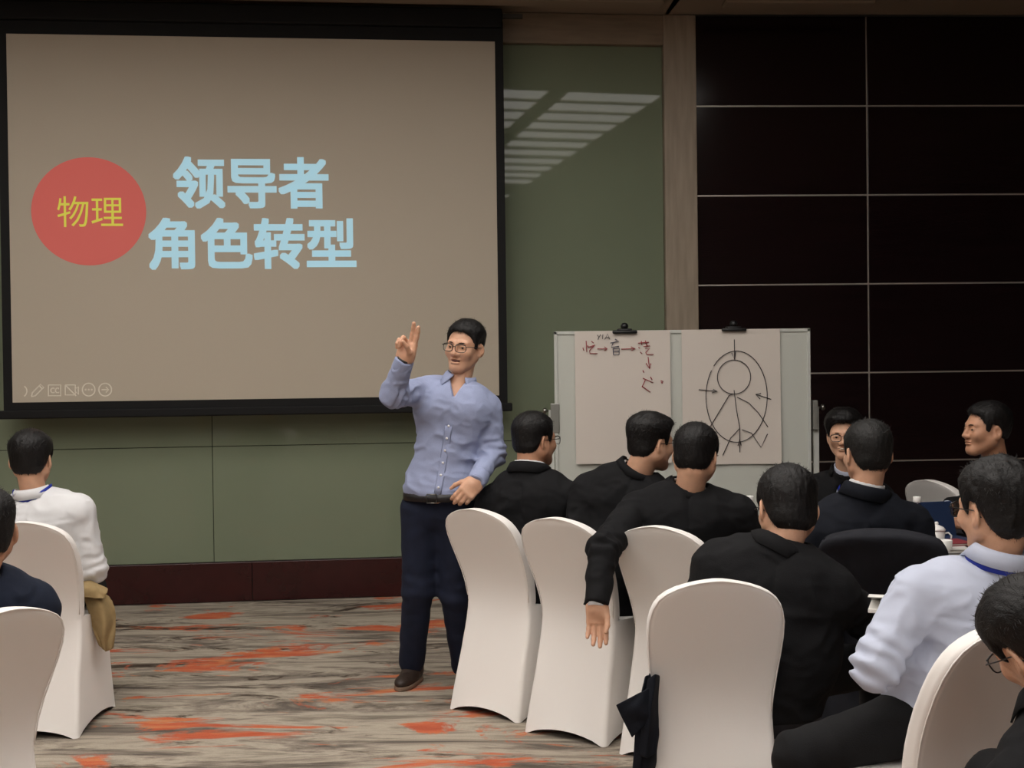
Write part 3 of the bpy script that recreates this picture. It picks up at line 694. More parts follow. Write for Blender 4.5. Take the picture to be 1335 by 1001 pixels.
    if len(v):
        qv = ((v-head)@HB)/hs; hls = hairline(qv, nape); w_ = np.where(qv[:, 2] < hls+.022, 4.0, np.where(qv[:, 2] > .06, 1.3, .7)); w_ /= w_.sum()
        BV = []; BF = []
        for j in rng.choice(len(v), 3200, p=w_):
            q = qv[j]; ed = q[2] < hls[j]+.022
            nn = nrm(q-np.array([0, -.014, .01])); tdir = np.array([.25, .6, -.1]) if q[2] > .07 else np.array([0, -.25, -1.])
            tdir = nrm(tdir-nn*(tdir@nn)+.25*rng.randn(3)+nn*(.16 if q[2] > .06 else (-.05 if ed else .10))); L_ = (.013 if q[2] > .06 else .009)*(.5+rng.rand())
            sd = nrm(np.cross(tdir, nn))*.0006; p0 = q-nn*.001; p1 = q+tdir*L_*.6+nn*.0006; p2 = q+tdir*L_-nn*.0004
            o = len(BV); BV += [head+HB@(p*hs)-org for p in (p0-sd, p0+sd, p1+sd*.7, p1-sd*.7, p2)]; BF += [(o, o+1, o+2, o+3), (o+3, o+2, o+4)]
        ex = [(BV, BF)]
    V, Fc = merge([(v-org, f)]+ex); link('hair', from_arrays('hair', V, Fc), hair_m, root)
    # glasses
    if glasses:
        gl = []; lensV = []
        for m in (-1, 1):
            pts = []; lv = []
            for k in range(28):
                t = 2*math.pi*k/28; c, s = math.cos(t), math.sin(t); x = m*.033+.0265*math.copysign(abs(c)**.7, c); z = .001+.0185*math.copysign(abs(s)**.7, s)
                y = .112-.9*(abs(x)-.01)**2*4
                pts.append(hw((x, y, z))-org)
            gl.append(tube_arrays(pts, .0017, 6, True)); lensV.append(pts)
            gl.append(tube_arrays([hw(p)-org for p in ((m*.059, .1045, .010), (m*.072, .094, .011), (m*.080, .04, .008), (m*.082, -.008, .006), (m*.080, -.03, -.012))], .0016, 6))
            gl.append(tube_arrays([hw(p)-org for p in ((m*.057, .105, .016), (m*.033, .1105, .0205), (m*.010, .1135, .014))], .0022, 6))
        gl.append(tube_arrays([hw(p)-org for p in ((-.0075, .112, .006), (0, .1155, .009), (.0075, .112, .006))], .0017, 6))
        V, Fc = merge(gl); go = link('glasses', from_arrays('glasses', V, Fc), M_frame, root)
        for pts in lensV: link('lens', from_arrays('lens', pts, [tuple(range(28))]), M_lens, go)
    # ---- clothes
    ktop = .0 
    def sleeves(Q, d, o=0.0):
        for i in (0, 1):
            s, e, w_ = sp[i], elbow[i], wrist[i]; a = cap(Q, s, e, .066*(.6+.4*g)+o, .051+o); b = cap(Q, e, w_-nrm(w_-e)*(-.004), .051+o, .036+o if top == 'shirt' else .040+o)
            ab = smin(a, b, .03); ax = nrm(w_-e); ab = smax(ab, (Q-(w_+ax*.004))@ax-9*np.maximum(0, .05-np.linalg.norm(Q-w_, axis=1)*0)*0 if False else np.where(np.linalg.norm(Q-w_, axis=1) < .12, (Q-(w_+ax*.006))@ax, -1.), .006)
            # folds that gather at the elbow and armpit
            de = np.linalg.norm(Q-e, axis=1); along = (Q-e)@nrm(s-e)
            ab = ab+fold*.0052*np.exp(-(de/.085)**2)*np.sin(along*150+2.5*noise(Q*18+seed))+-fold*.0042*(1-2.2*np.abs(noise(Q*np.array([17, 17, 24])+seed*5+.6*noise(Q*12)[:, None])))
            d = smin(d, ab, .03)
        return d
    def cloth_noise(Q):
        up = (Q-pelvis)@spine
        sd = np.stack([(Q@rc)+.6*np.abs(up-.2)*np.sign(Q@rc-neck@rc), Q@fcv, up], 1)
        n1 = 1-np.abs(noise(sd*np.array([6, 6, 15])+seed*3.1+.7*noise(Q*8)[:, None]))*2.2; n2 = 1-np.abs(noise(sd*np.array([16, 16, 30])+seed*7.7+.5*noise(Q*20)[:, None]))*2.2; n3 = noise(Q*5+seed)
        return -fold*(.0042*n1+.0018*n2+.004*n3)
    colr = .066+fat*.8
    cax = nrm(nt-nb)
    def ring(Q, r0, r1, h0, h1, th, tilt=.0, squash=1.0):
        c = nb-fcv*.014; ax = nrm(cax+fcv*tilt); f2 = nrm(fcv-ax*(fcv@ax)); q = Q-c; h = q@ax; fr = q@f2; si = q@np.cross(f2, ax)
        rho = np.sqrt(fr**2/squash**2+si**2); rr = r0+(r1-r0)*np.clip((h-h0)/(h1-h0), 0, 1)
        hh = h1-.35*np.maximum(fr, 0)
        return np.maximum(np.maximum(np.abs(rho-rr)-th, h-hh), h0-h), fr, si, h
    o_ = .012 if top == 'jacket' else .004
    seat = pelvis-np.array([0, 0, .06])
    def topf(Q):
        d = torso(Q, o_)
        if top == 'jacket':
            d = smin(d, ellcap(Q, pelvis-spine*.09, pelvis+spine*.12, nrm(fp+fcv), .178*g, .168*g, .80), .06)
        d = d+cloth_noise(Q)
        bk = np.clip(-((Q-nb)@fcv)*20-.5, 0, 1); sx_ = (Q-neck)@rc; up_ = (neck-Q)@spine
        if top == 'jacket': d = d+.0045*bk*np.exp(-(sx_/.007)**2)*(up_ > .03)
        else: d = d+.004*bk*np.exp(-((up_-.105-.4*sx_**2)/.006)**2)
        d = sleeves(Q, d, o_*.5)
        if top == 'jacket':
            k, fr, si, h = ring(Q, colr+.022, colr+.007, -.05, HT-.012, .0055, .10); d = smin(d, k, .008)
            d = smax(d, -(cap(Q, nb-spine*.03-fcv*.0, nb+cax*.2, colr-.002)), .006)
            if front:
                lf = (Q-nb)@fcv; hh = (nb-Q)@spine; sx = np.abs((Q-nb)@rc); wedge = np.maximum(sx-(.062-.16*np.maximum(hh-.02, 0)), .055-lf); wedge = np.maximum(wedge, -.09-hh)
                d = smax(d, -wedge, .006)
        else:
            k, fr, si, h = ring(Q, colr+.008, colr+.001, -.05, HT-.012, .0035, .08); d = smin(d, k, .010)
            d = smax(d, -(cap(Q, nb-spine*.02, nb+cax*.2, colr-.006)), .005)
            if front:
                lf = (Q-nb)@fcv; hh = (nb-Q)@spine; sx = np.abs((Q-nb)@rc); wedge = np.maximum(sx-(.036-.42*np.maximum(hh+.015, 0)), .02-lf); wedge = np.maximum(wedge, -.09-hh)
                d = smax(d, -wedge, .004)
        return smax(d, -((Q-(pelvis-np.array([0, 0, .13 if top == 'jacket' else (-.05 if belt else .045)])))[:, 2]), .01)
    tp_ = [pelvis-.06, neck, *elbow, *wrist, *sp]; lo = np.min(tp_, 0)-.23; hi = np.max(tp_, 0)+.2
    field_obj('jacket' if top == 'jacket' else 'shirt', topf, lo, hi, vox, top_m, root, org)
    if top == 'jacket':
        def colf(Q):
            k, fr, si, h = ring(Q, colr+.006, colr-.004, -.03, HT-sdrop, .0035, .10)
            if front: 
                t2 = torso(Q, o_-.014); lf = (Q-nb)@fcv; hh = (nb-Q)@spine
                t2 = np.maximum(np.maximum(t2, .03-lf), hh-.34); t2 = np.maximum(t2, np.abs((Q-nb)@rc)-.1); t2 = np.maximum(t2, -(cap(Q, nb-spine*.02, nb+cax*.2, colr-.008)))
                k = smin(k, t2, .006)
            return k
        field_obj('shirt_collar', colf, nb-(.16 if not front else .36), nb+.16, .0045, shirt_m or M_white, root, org)
        if cuff:
            cs = []
            for i in (0, 1):
                if hands and hands[i]:
                    ax = nrm(wrist[i]-elbow[i]); cs.append(tube_arrays([wrist[i]-ax*.02-org, wrist[i]+ax*.016-org], .0335, 16))
            if cs: V, Fc = merge(cs); link('shirt_cuff', from_arrays('shirt_cuff', V, Fc), shirt_m or M_white, root)
    def surf(p, dirv, fn, far=.30):
        t = np.linspace(far, 0, 240); Q = p+t[:, None]*np.asarray(dirv); v = fn(Q); k = np.argmax(v < 0)
        return Q[k] if v[k] < 0 else Q[-1]
    def rest_on(c0, dr, ax_, h0, ex_=.016):
        hs_ = np.linspace(h0, h0+.07, 36); Q = c0+dr*(colr+ex_)+hs_[:, None]*ax_; v_ = topf(Q)-.0025; k_ = np.argmax(v_ > 0) if (v_ > 0).any() else 35
        return Q[k_]
    if top == 'jacket':
        ax = nrm(cax+fcv*.10); c = nb-fcv*.014; f2 = nrm(fcv-ax*(fcv@ax)); s2 = np.cross(f2, ax); V = []; Fc = []; K = 29
        for k in range(K):
            t = R(62)+(2*math.pi-R(124))*k/(K-1); dr = f2*math.cos(t)+s2*math.sin(t); fn_ = max(0, math.cos(t))
            lo_ = rest_on(c, dr, ax, HT-.060-.05*fn_, .030)-org
            tp2 = c+dr*(colr+.011)+ax*(HT-.010-.30*fn_*.1)-org; md = c+dr*(colr+.017)+ax*(HT-.014-.30*fn_*.1)-org
            if (lo_-tp2)@ax > -.012: lo_ = md-ax*.012+dr*.012
            V += [tp2, md, lo_]
            if k: b_ = (k-1)*3; Fc += [(b_, b_+1, b_+4, b_+3), (b_+1, b_+2, b_+5, b_+4)]
        jc = link('jacket_collar', from_arrays('jacket_collar', V, Fc), top_m, root); sd = jc.modifiers.new('thick', 'SOLIDIFY'); sd.thickness = .004; sd.offset = 0
    if lanyard:
        pts = []
        for k in range(25):
            t = math.pi*(.5+1.0)+(k-12)/12*math.pi*.80; c = nb-fcv*.014; ax = nrm(cax+fcv*.08); f2 = nrm(fcv-ax*(fcv@ax)); s2 = np.cross(f2, ax); rr = colr+.0135
            fr = math.sin(t); pts.append((c+(f2*fr+s2*math.cos(t))*(colr+.013)+ax*(HT-.03-.06*max(0, fr)) if front else rest_on(c, f2*fr+s2*math.cos(t), ax, HT-.047-.05*max(0, fr)))-org)
        e = pts[-1]; b_ = pts[0]; dn = -spine*.30+fcv*.06
        tail = lambda p, s: [p+dn*.25+fcv*.035+rc*s*.0, p+dn*.6+fcv*.045+rc*s*.02, p+dn*1+rc*s*.035+fcv*.05]
        path = (tail(b_, 1 if (b_+org-nb)@rc < 0 else -1)[::-1]+pts+tail(e, 1 if (e+org-nb)@rc < 0 else -1))
        V = []; Fc = []
        for i, p in enumerate(path):
            t = nrm(path[min(i+1, len(path)-1)]-path[max(0, i-1)]); out = nrm((p+org-nb)-cax*((p+org-nb)@cax)); wv = nrm(np.cross(t, out))*.0100
            V += [p-wv-out*.0008, p+wv-out*.0008, p+wv+out*.0012, p-wv+out*.0012]
            if i: 
                a = (i-1)*4; Fc += [(a+j, a+(j+1) % 4, a+4+(j+1) % 4, a+4+j) for j in range(4)]
        link('lanyard', from_arrays('lanyard', V, Fc), M_lany, root)
    if tie:
        pts = [nb+fcv*(colr+.012)-spine*.0-org, nb+fcv*(colr+.035)-spine*.12-org, nb+fcv*(colr+.045)-spine*.26-org]
        V, Fc = tube_arrays(pts, [.012, .022, .03], 8, False, .3, fcv); link('necktie', from_arrays('necktie', V, Fc), M_navy, root)
    if legs:
        def trf(Q):
            d = ellcap(Q, pelvis-np.array([0, 0, .0]), pelvis+spine*(.16 if belt else .03), fp, .160*g, (.158 if belt else .15)*g, .8)
            if belt: d = smax(d, Q[:, 2]-(pelvis[2]+.085), .006)
            for i in (0, 1):
                d = smin(d, cap(Q, hj[i], knee[i], .088*(.5+.5*g)*legr, .064*legr), .06)
                an = ankle[i]; d = smin(d, cap(Q, knee[i], an, .063*legr, .055*legr), .03)
                dk = np.linalg.norm(Q-knee[i], axis=1); d = d+.004*np.exp(-(dk/.12)**2)*np.sin(((Q-knee[i])@nrm(hj[i]-knee[i]))*90+2*noise(Q*15+seed))
            d = d+.0035*noise(Q*np.array([16, 16, 26])+seed*2)
            return np.maximum(d, -(Q[:, 2]-(min(ankle[0][2], ankle[1][2])-.035)))
        tp_ = [pelvis, *knee, *ankle]; field_obj('trousers', trf, np.min(tp_, 0)-.22, np.max(tp_, 0)+.22, .009, trouser_m, root, org)
        for i in (0, 1):
            a = np.array(ankle[i]); fd = np.array([math.sin(pyaw), math.cos(pyaw), 0]) if not isinstance(shoes, (list, tuple)) else nrm(shoes[i]); sr = np.array([fd[1], -fd[0], 0])
            base = np.array([a[0], a[1], 0]); gz = max(0, a[2]-.085) if a[2] > .2 else 0
            B = np.stack([sr, fd, np.array([0, 0, 1.])], 1)
            def shf(Q):
                q = (Q-base-np.array([0, 0, gz]))@B; d = cap(q, (0, -.045, .055), (0, .02, .05), .040, .042); d = smin(d, ell(q, (0, .10, .034), (.044, .085, .032)), .05)
                d = smin(d, cap(q, (0, -.03, .06), (0, -.03, .11), .038, .042), .03); return np.maximum(d, .012-q[:, 2])
            so_ = field_obj('shoe', shf, base-.24+np.array([0, 0, .2+gz]), base+np.array([.24, .24, .17+gz]), .006, M_shoe, root, org)
            def slf(Q):
                q = (Q-base-np.array([0, 0, gz]))@B; d = np.maximum(smin(ell(q*np.array([1, 1, 0]), (0, .085, 0), (.049, .098, 1)), ell(q*np.array([1, 1, 0]), (0, -.035, 0), (.041, .055, 1)), .06), np.abs(q[:, 2]-.011)-.010); return d
            field_obj('shoe_sole', slf, base-.2+np.array([0, 0, .19+gz]), base+np.array([.24, .24, .04+gz]), .006, M_sole, so_, org)
    if top == 'shirt':
        ax = nrm(cax+fcv*.06); c = nb-fcv*.014; f2 = nrm(fcv-ax*(fcv@ax)); s2 = np.cross(f2, ax); V = []; Fc = []; K = 33; a0 = R(24 if front else 12)
        for k in range(K):
            t = a0+(2*math.pi-2*a0)*k/(K-1); fr, si = math.cos(t), math.sin(t); fn_ = max(0, fr)
            dpt = fn_**2*(1 if front else .6)
            top_ = c+(f2*fr+s2*si)*(colr+.004)+ax*(HT-.034*fn_)
            mid = c+(f2*fr+s2*si)*(colr+.013)+ax*(HT-.012-.034*fn_)
            bot = c+(f2*fr+s2*si)*(colr+.021+.022*dpt)+ax*(HT-.042-.072*dpt)+s2*math.copysign(.026*dpt, si)
            V += [top_-org, mid-org, bot-org]
            if k: 
                b_ = (k-1)*3; Fc += [(b_, b_+1, b_+4, b_+3), (b_+1, b_+2, b_+5, b_+4)]
        co_ = link('shirt_collar', from_arrays('shirt_collar', V, Fc), top_m, root); sd = co_.modifiers.new('thick', 'SOLIDIFY'); sd.thickness = .003; sd.offset = 0
    if belt:
        pts = []; n_ = 40; bc = pelvis+np.array([0, 0, .068])
        for k in range(n_):
            t = 2*math.pi*k/n_; dv = np.array([math.cos(t), math.sin(t), 0]); pts.append(surf(bc, dv, lambda Q: np.minimum(trf(Q), topf(Q)))+dv*.003)
        V = []; Fc = []
        for k, p in enumerate(pts):
            dv = nrm((p-bc)*np.array([1, 1, 0])); V += [p-org+np.array([0, 0, -.018])-dv*.006, p-org+np.array([0, 0, -.018])+dv*.003, p-org+np.array([0, 0, .018])+dv*.003, p-org+np.array([0, 0, .018])-dv*.006]
            a_ = k*4; b_ = (k+1) % n_*4; Fc += [(a_+j, a_+(j+1) % 4, b_+(j+1) % 4, b_+j) for j in range(4)]
        bl = link('belt', from_arrays('belt', V, Fc), M_leather, root)
        fb = surf(bc, fp, lambda Q: np.minimum(trf(Q), topf(Q)))+fp*.012; rr = np.cross(fp, [0, 0, 1])
        pt = [fb-org+rr*x+np.array([0, 0, z]) for x, z in ((-.022, -.02), (.022, -.02), (.022, .02), (-.022, .02))]
        V, Fc = tube_arrays(pt, .003, 6, True); link('buckle', from_arrays('buckle', V, Fc), M_metal, bl)
        # placket with buttons
        pl = []
        for u_ in np.linspace(.085, .40, 12): pl.append(surf(pelvis+(neck-pelvis)*(u_/np.linalg.norm(neck-pelvis))+fcv*.02, fcv, topf)+fcv*.0012)
        V, Fc = tube_arrays([p-org for p in pl], .017, 8, False, .09, fcv); link('placket', from_arrays('placket', V, Fc), top_m, root)
        for p in pl[1::2]:
            V, Fc = tube_arrays([p-org, p-org+fcv*.004], .0058, 12); link('button', from_arrays('button', V, Fc), M_button, root)
        for i in (0, 1):
            ax = nrm(wrist[i]-elbow[i]); V, Fc = tube_arrays([wrist[i]-ax*.058-org, wrist[i]-ax*.05-org, wrist[i]-org, wrist[i]+ax*.006-org], [.0445, .046, .0435, .042], 20); link('shirt_cuff', from_arrays('shirt_cuff', V, Fc), top_m, root)
        V, Fc = tube_arrays([wrist[1]+nrm(wrist[1]-elbow[1])*.006-org, wrist[1]+nrm(wrist[1]-elbow[1])*.016-org], .034, 16); link('wristband', from_arrays('wristband', V, Fc), M_leather, root)
    return dict(root=root, org=org, nb=nb, fcv=fcv, rc=rc, spine=spine, sp=sp, hw=hw, torso=torso, cax=cax, colr=colr)
def V3(*a): return np.array(a, float)

# ---- presenter ----------------------------------------------------
pd = 5.8
pelv = P(567, 662, pd); nk = P(589, 497, pd+.02); hd = P(606, 453, pd)
person('standing presenter in a light blue shirt and navy trousers, two fingers raised', P(572, 664, pd), P(599, 498, pd+.02), P(606, 453, pd), R(205), .03, R(-7), pyaw=R(188), cyaw=R(184),
       elbow=[P(643, 592, pd-.02), P(513, 514, pd-.20)], wrist=[P(621, 628, pd-.22), P(527, 470, pd-.30)],
       knee=[P(594, 775, pd+.04), P(545, 768, pd+.04)], ankle=[P(606, 868, pd+.22), P(537, 862, pd+.19)],
       top='shirt', top_m=M_blue, hands=[dict(d=P(597, 655, pd-.27)-P(621, 628, pd-.22), t=(-.75, 0, .6), curl=(28, 30, 34, 38), spread=.5),
                                         dict(d=V3(.28, -.1, 1), t=V3(1, -.5, 0), curl=((4, 6, 5), (8, 6, 6), (62, 80, 40), (66, 84, 40)), spread=.6, thumb=(.25, .8, -.75), tcurl=.45, scale=1.05)],
       front=True, trouser_m=M_navyjean, shoes=[(.15, -1, 0), (-.28, -1, 0)], vox=.006, seed=3, shw=.150, slope=.04, girth=.82, colh=.022, mouth=.006, hairt=(.020, .006), fringe=.003, fat=-.005, sh=(-.015, .02), nape=-.04, belt=True, fold=1.7, legr=1.16)

def seated(label, pelvis, heading, neck, head, hyaw, spreadk=.11, kz=.50, reach=.43, knee=None, ankle=None, **kw):
    pelvis = np.array(pelvis, float); f = np.array([math.sin(heading), math.cos(heading), 0]); r = np.array([f[1], -f[0], 0])
    kn = [pelvis*V3(1, 1, 0)+f*reach+r*m*spreadk+V3(0, 0, kz) for m in (-1, 1)]; an = [k_*V3(1, 1, 0)+f*.03+V3(0, 0, .095) for k_ in kn]
    if knee: kn = [kn[i] if knee[i] is None else np.array(knee[i], float) for i in (0, 1)]; an = [k_*V3(1, 1, 0)+f*.03+V3(0, 0, .095) for k_ in kn]
    if ankle: an = [an[i] if ankle[i] is None else np.array(ankle[i], float) for i in (0, 1)]
    return person(label, pelvis, neck, head, hyaw, pyaw=heading, knee=kn, ankle=an, **kw)
rest = dict(curl=(25, 28, 32, 36))
def hnd(d, t, **k): return dict(d=V3(*d), t=V3(*t), **{**rest, **k})
# three men in black along the row of chairs
seated('man in a black suit and glasses seated next to the presenter, seen from behind', (.10, 5.62, .57), R(22), P(687, 620, 5.60), P(697, 574, 5.66), R(52), hpitch=.02, hroll=.03, cyaw=R(18),
       elbow=[P(628, 712, 5.66), P(757, 705, 5.62)], wrist=[P(655, 716, 5.95), P(775, 690, 5.9)], seed=11, fat=.008, girth=1.12, shw=.185, slope=.07, hairt=(.020, .008), skin_m=M_skin2,
       hands=[hnd((.6, .8, 0), (.8, -.6, .2)), hnd((.3, 1, .1), (-1, .3, .2))])
seated('man in a black suit and glasses, middle of the three in black, looking right', (.40, 5.34, .57), R(25), P(828, 616, 5.36), P(848, 578, 5.36), R(58), hpitch=.06, hroll=.05, cyaw=R(14),
       elbow=[P(752, 705, 5.34), P(880, 712, 5.5)], wrist=[P(800, 720, 5.62), P(905, 700, 5.8)], seed=12, fat=.007, girth=1.12, shw=.195, slope=.06, sh=(-.03, .0), hairt=(.026, .005), fringe=.012, sdrop=.02,
       hands=[hnd((.6, .8, 0), (.8, -.6, .2)), hnd((.3, 1, .1), (-1, .3, .2))])
seated('man in a black suit whose left arm hangs behind his chair, palm showing', (.70, 5.02, .57), R(22), P(897, 636, 5.0), P(907, 594, 5.0), R(22), hpitch=.12, hroll=.06, cyaw=R(6),
       elbow=[P(786, 716, 4.72), P(985, 728, 5.05)], wrist=[P(778, 786, 4.60), P(1010, 698, 5.3)], seed=13, fat=.006, girth=1.12, shw=.205, slope=.055, sdrop=.02, hairt=(.020, .010),
       hands=[dict(d=V3(.02, .0, -1), t=V3(1, -.25, 0), curl=((12, 14, 10), (10, 12, 10), (14, 14, 10), (16, 16, 12)), spread=.9, thumb=(.42, .85, -.35), tcurl=.3), hnd((.3, 1, .1), (-1, .3, .2))])
# man on the near chair, man with the draped chair
seated('man in a black suit on the near chair, head bowed, seen from behind', (.77, 3.84, .57), R(14), P(1015, 713, 3.80), P(1026, 663, 3.88), R(-6), hpitch=.27, hroll=.04, cyaw=R(12),
       elbow=[P(905, 838, 3.86), P(1128, 806, 3.86)], wrist=[P(955, 850, 4.12), P(1118, 812, 4.12)], knee=[None, (1.20, 4.06, .53)], sdrop=.02, hs=1.05, nape=-.082, seed=14, girth=1.14, shw=.178, slope=.045, sh=(.0, -.02), hairt=(.017, .009), fat=.003,
       hands=[hnd((.6, .8, 0), (.8, -.6, .2)), hnd((-.2, 1, .1), (-1, -.2, .2))])
seated('man in a dark suit with short greying hair at the tea table, from behind', (1.34, 4.74, .57), R(2), P(1127, 653, 4.62), P(1131, 592, 4.66), R(-8), hpitch=.05, cyaw=R(2),
       elbow=[P(1042, 755, 4.62), P(1212, 755, 4.62)], wrist=[P(1085, 712, 4.88), P(1180, 712, 4.88)], seed=15, girth=1.05, shw=.188, slope=.062, top_m=M_navy, hairt=(.016, .006), hair_m=M_hair_grey, glasses=False,
       hands=[hnd((.6, .8, 0), (.8, -.6, .2)), hnd((-.6, .8, .0), (-.8, -.6, .2))], skin_m=M_skin)
# pale blue shirt at the right
seated('man in a pale blue shirt with a blue lanyard and glasses, seen from behind', (1.17, 3.30, .585), R(-24), P(1304, 748, 3.19), P(1299, 664, 3.22), R(-22), hpitch=.06, hroll=-.05, cyaw=R(-6),
       elbow=[P(1142, 868, 3.14), (1.62, 3.25, .82)], wrist=[P(1196, 822, 3.46), (1.45, 3.55, .80)], knee=[P(1040, 985, 3.24), (1.30, 3.76, .5)], ankle=[P(1040, 1220, 3.3), None], seed=16, top='shirt', top_m=M_lilac, lanyard=True,
       hands=[hnd((-.45, .85, .1), (.2, .0, 1), curl=(30, 34, 36, 38)), hnd((-.6, .8, 0), (-.8, -.6, .2))], girth=1.02, shw=.192, slope=.058, hairt=(.026, .012), fold=1.7, vox=.006, nape=-.072, shag=.0035, colh=-.012)
# bending man, lower right corner
seated('man in a dark suit bending his head at the lower right corner', (1.20, 2.30, .57), R(-20), P(1392, 930, 2.40), P(1354, 836, 2.50), R(-14), hpitch=.48, hroll=-.42, cyaw=R(-25),
       elbow=[P(1318, 1075, 2.46), (1.52, 2.45, .72)], wrist=[P(1300, 1090, 2.70), (1.35, 2.72, .66)], knee=[P(1300, 1020, 2.72), None], seed=17, girth=1.05, shw=.19, hairt=(.024, .012),
       hands=[hnd((.3, 1, 0), (1, -.3, .2)), hnd((-.3, 1, 0), (-1, -.3, .2))])
# two men at the left
seated('man in a white shirt with a blue lanyard under the screen, seen from behind', (-2.06, 5.47, .57), R(-2), P(41, 646, 5.40), P(41, 600, 5.44), R(-4), hpitch=.02, cyaw=R(0),
       spreadk=.035, elbow=[P(-50, 742, 5.40), P(122, 742, 5.46)], wrist=[P(-15, 760, 5.72), P(98, 758, 5.74)], seed=18, top='shirt', top_m=M_white, lanyard=True, glasses=False, girth=1.0, shw=.185, slope=.055, colh=.014, hairt=(.024, .010),
       hands=[hnd((.5, .8, 0), (.8, -.5, .2)), hnd((-.5, .8, 0), (-.8, -.5, .2))], fold=1.2)
seated('man in a navy suit at the left edge, mostly outside the view', (-1.68, 3.62, .57), R(-50), P(-34, 758, 3.50), P(-22, 694, 3.52), R(-30), hpitch=.02, cyaw=R(-38),
       elbow=[(-1.9, 3.45, .80), P(40, 840, 3.62)], wrist=[(-2.0, 3.72, .72), P(-20, 860, 3.84)], seed=19, top_m=mat('dark_blue_suit_cloth', (27, 33, 48), .85, .2, .25, 420, var=.12, vscale=40), glasses=False, girth=1.05, shw=.19, slope=.06, skin_m=M_skin2,
       hands=[hnd((.1, 1, 0), (1, 0, .2)), hnd((-.8, .5, 0), (-.5, -.8, .2))])
# two men at the far side of the table
seated('smiling man in glasses and a dark suit with a blue lanyard, facing the room', (1.74, 6.62, .57), R(192), P(1107, 622, 6.38), P(1101, 568, 6.30), R(200), hpitch=.05, hroll=.05, cyaw=R(190),
       elbow=[P(1165, 690, 6.35), P(1050, 690, 6.35)], wrist=[P(1140, 668, 6.14), P(1085, 668, 6.12)], seed=20, smile=1, front=True, lanyard=True, shirt_m=M_lilac, girth=.95, shw=.175, slope=.06, hairt=(.034, .012), fringe=.008,
       hands=[hnd((-.5, -.8, 0), (-.8, .5, .2)), hnd((.5, -.8, 0), (.8, .5, .2))])
seated('man in a dark suit and pale collar in profile by the dark panelled wall', (2.52, 5.88, .57), R(-98), P(1306, 622, 5.74), P(1286, 561, 5.70), R(-97), hpitch=-.04, cyaw=R(-98), smile=.15,
       elbow=[P(1300, 700, 5.50), (2.4, 6.15, .82)], wrist=[P(1262, 682, 5.55), (2.15, 6.05, .82)], seed=21, front=True, shirt_m=M_lilac, glasses=False, girth=1.0, shw=.18, slope=.06, hairt=(.022, .007), fringe=.004, skin_m=M_skin2, colh=-.025, nape=-.035,
       hands=[hnd((-1, .1, 0), (0, 1, .3)), hnd((-1, -.2, 0), (0, -1, .3))])

# ================================================================== TEA TABLE AND WHAT STANDS ON IT
TZ = .75
tb = thing('round_table', 'round banquet table under a dark cloth, between the seated men', 'table', (1.55, 5.52, 0))
M_cloth = mat('dark_table_cloth', (24, 23, 27), .8, .3, .2, 300)
V, Fc = lathe([(.02, 0), (.30, 0), (.30, .02), (.05, .06), (.05, .69), (.63, .70), (.70, .71), (.70, .742), (.6, .744)], 48); link('table_frame', from_arrays('table_frame', V, Fc), M_clip, tb)
n = 160; V = []; Fc = []
prof = [(.02, .7475), (.6, .7475), (.698, .748), (.71, .742), (.713, .70), (.72, .5), (.725, .25), (.73, .012)]
for i, (r_, z_) in enumerate(prof):
    for k_ in range(n):
        t_ = 2*math.pi*k_/n; ff = max(0, (.72-z_)/.72); rr_ = r_+ff*.028*math.sin(t_*22+1.3*math.sin(t_*5))
        V.append((rr_*math.cos(t_), rr_*math.sin(t_), z_))
for i in range(len(prof)-1):
    for k_ in range(n): Fc.append((i*n+k_, i*n+(k_+1) % n, (i+1)*n+(k_+1) % n, (i+1)*n+k_))
Fc.append(tuple(range(n))[::-1]); link('table_cloth', from_arrays('table_cloth', V, Fc), M_cloth, tb)
def onT(px, d): 
    q = P(px, 700, d); return (float(q[0]), float(q[1]), TZ)
M_cap = mat('white_bottle_cap', (232, 230, 226), .4, .5); M_bot = clear_mat('clear_plastic', (.86, .9, .92), .16); M_lab = mat('pink_bottle_label', (196, 132, 138), .5, .5, var=.3, vscale=60)
M_water = clear_mat('bottled_water', (.9, .94, .95), .05)
def bottle(label, px, d, h=.205):
    t = thing('water_bottle', label, 'bottle', onT(px, d), 0, 'water bottles on the tea table'); k_ = h/.205
    V, Fc = lathe([(.026, 0), (.031, .004), (.031, .05), (.0295, .055), (.031, .06), (.031, .13), (.028, .15), (.016, .176), (.0135, .182), (.0135, .19)], 20); link('bottle_body', from_arrays('b', [(x, y, z*k_) for x, y, z in V], Fc), M_bot, t)
    V, Fc = lathe([(.0285, .004), (.0285, .13), (.02, .14)], 16); link('water', from_arrays('w', [(x, y, z*k_) for x, y, z in V], Fc), M_water, t)
    V, Fc = lathe([(.0315, .07), (.0316, .07), (.0316, .125), (.0315, .125)], 20); link('bottle_label', from_arrays('l', [(x, y, z*k_) for x, y, z in V], Fc), M_lab, t)
    V, Fc = lathe([(.0165, .181), (.017, .183), (.017, .203), (.0155, .205)], 24); link('bottle_cap', from_arrays('c', [(x, y, z*k_) for x, y, z in V], Fc), M_cap, t)
bottle('clear water bottle with a white cap, left of the greying man', 1097, 5.46)
bottle('water bottle with a white cap, right of the greying man', 1196, 5.30)
bottle('water bottle whose white cap shows between two seated men in black', 978, 5.42)
M_china = mat('white_china', (232, 230, 226), .18, .5)
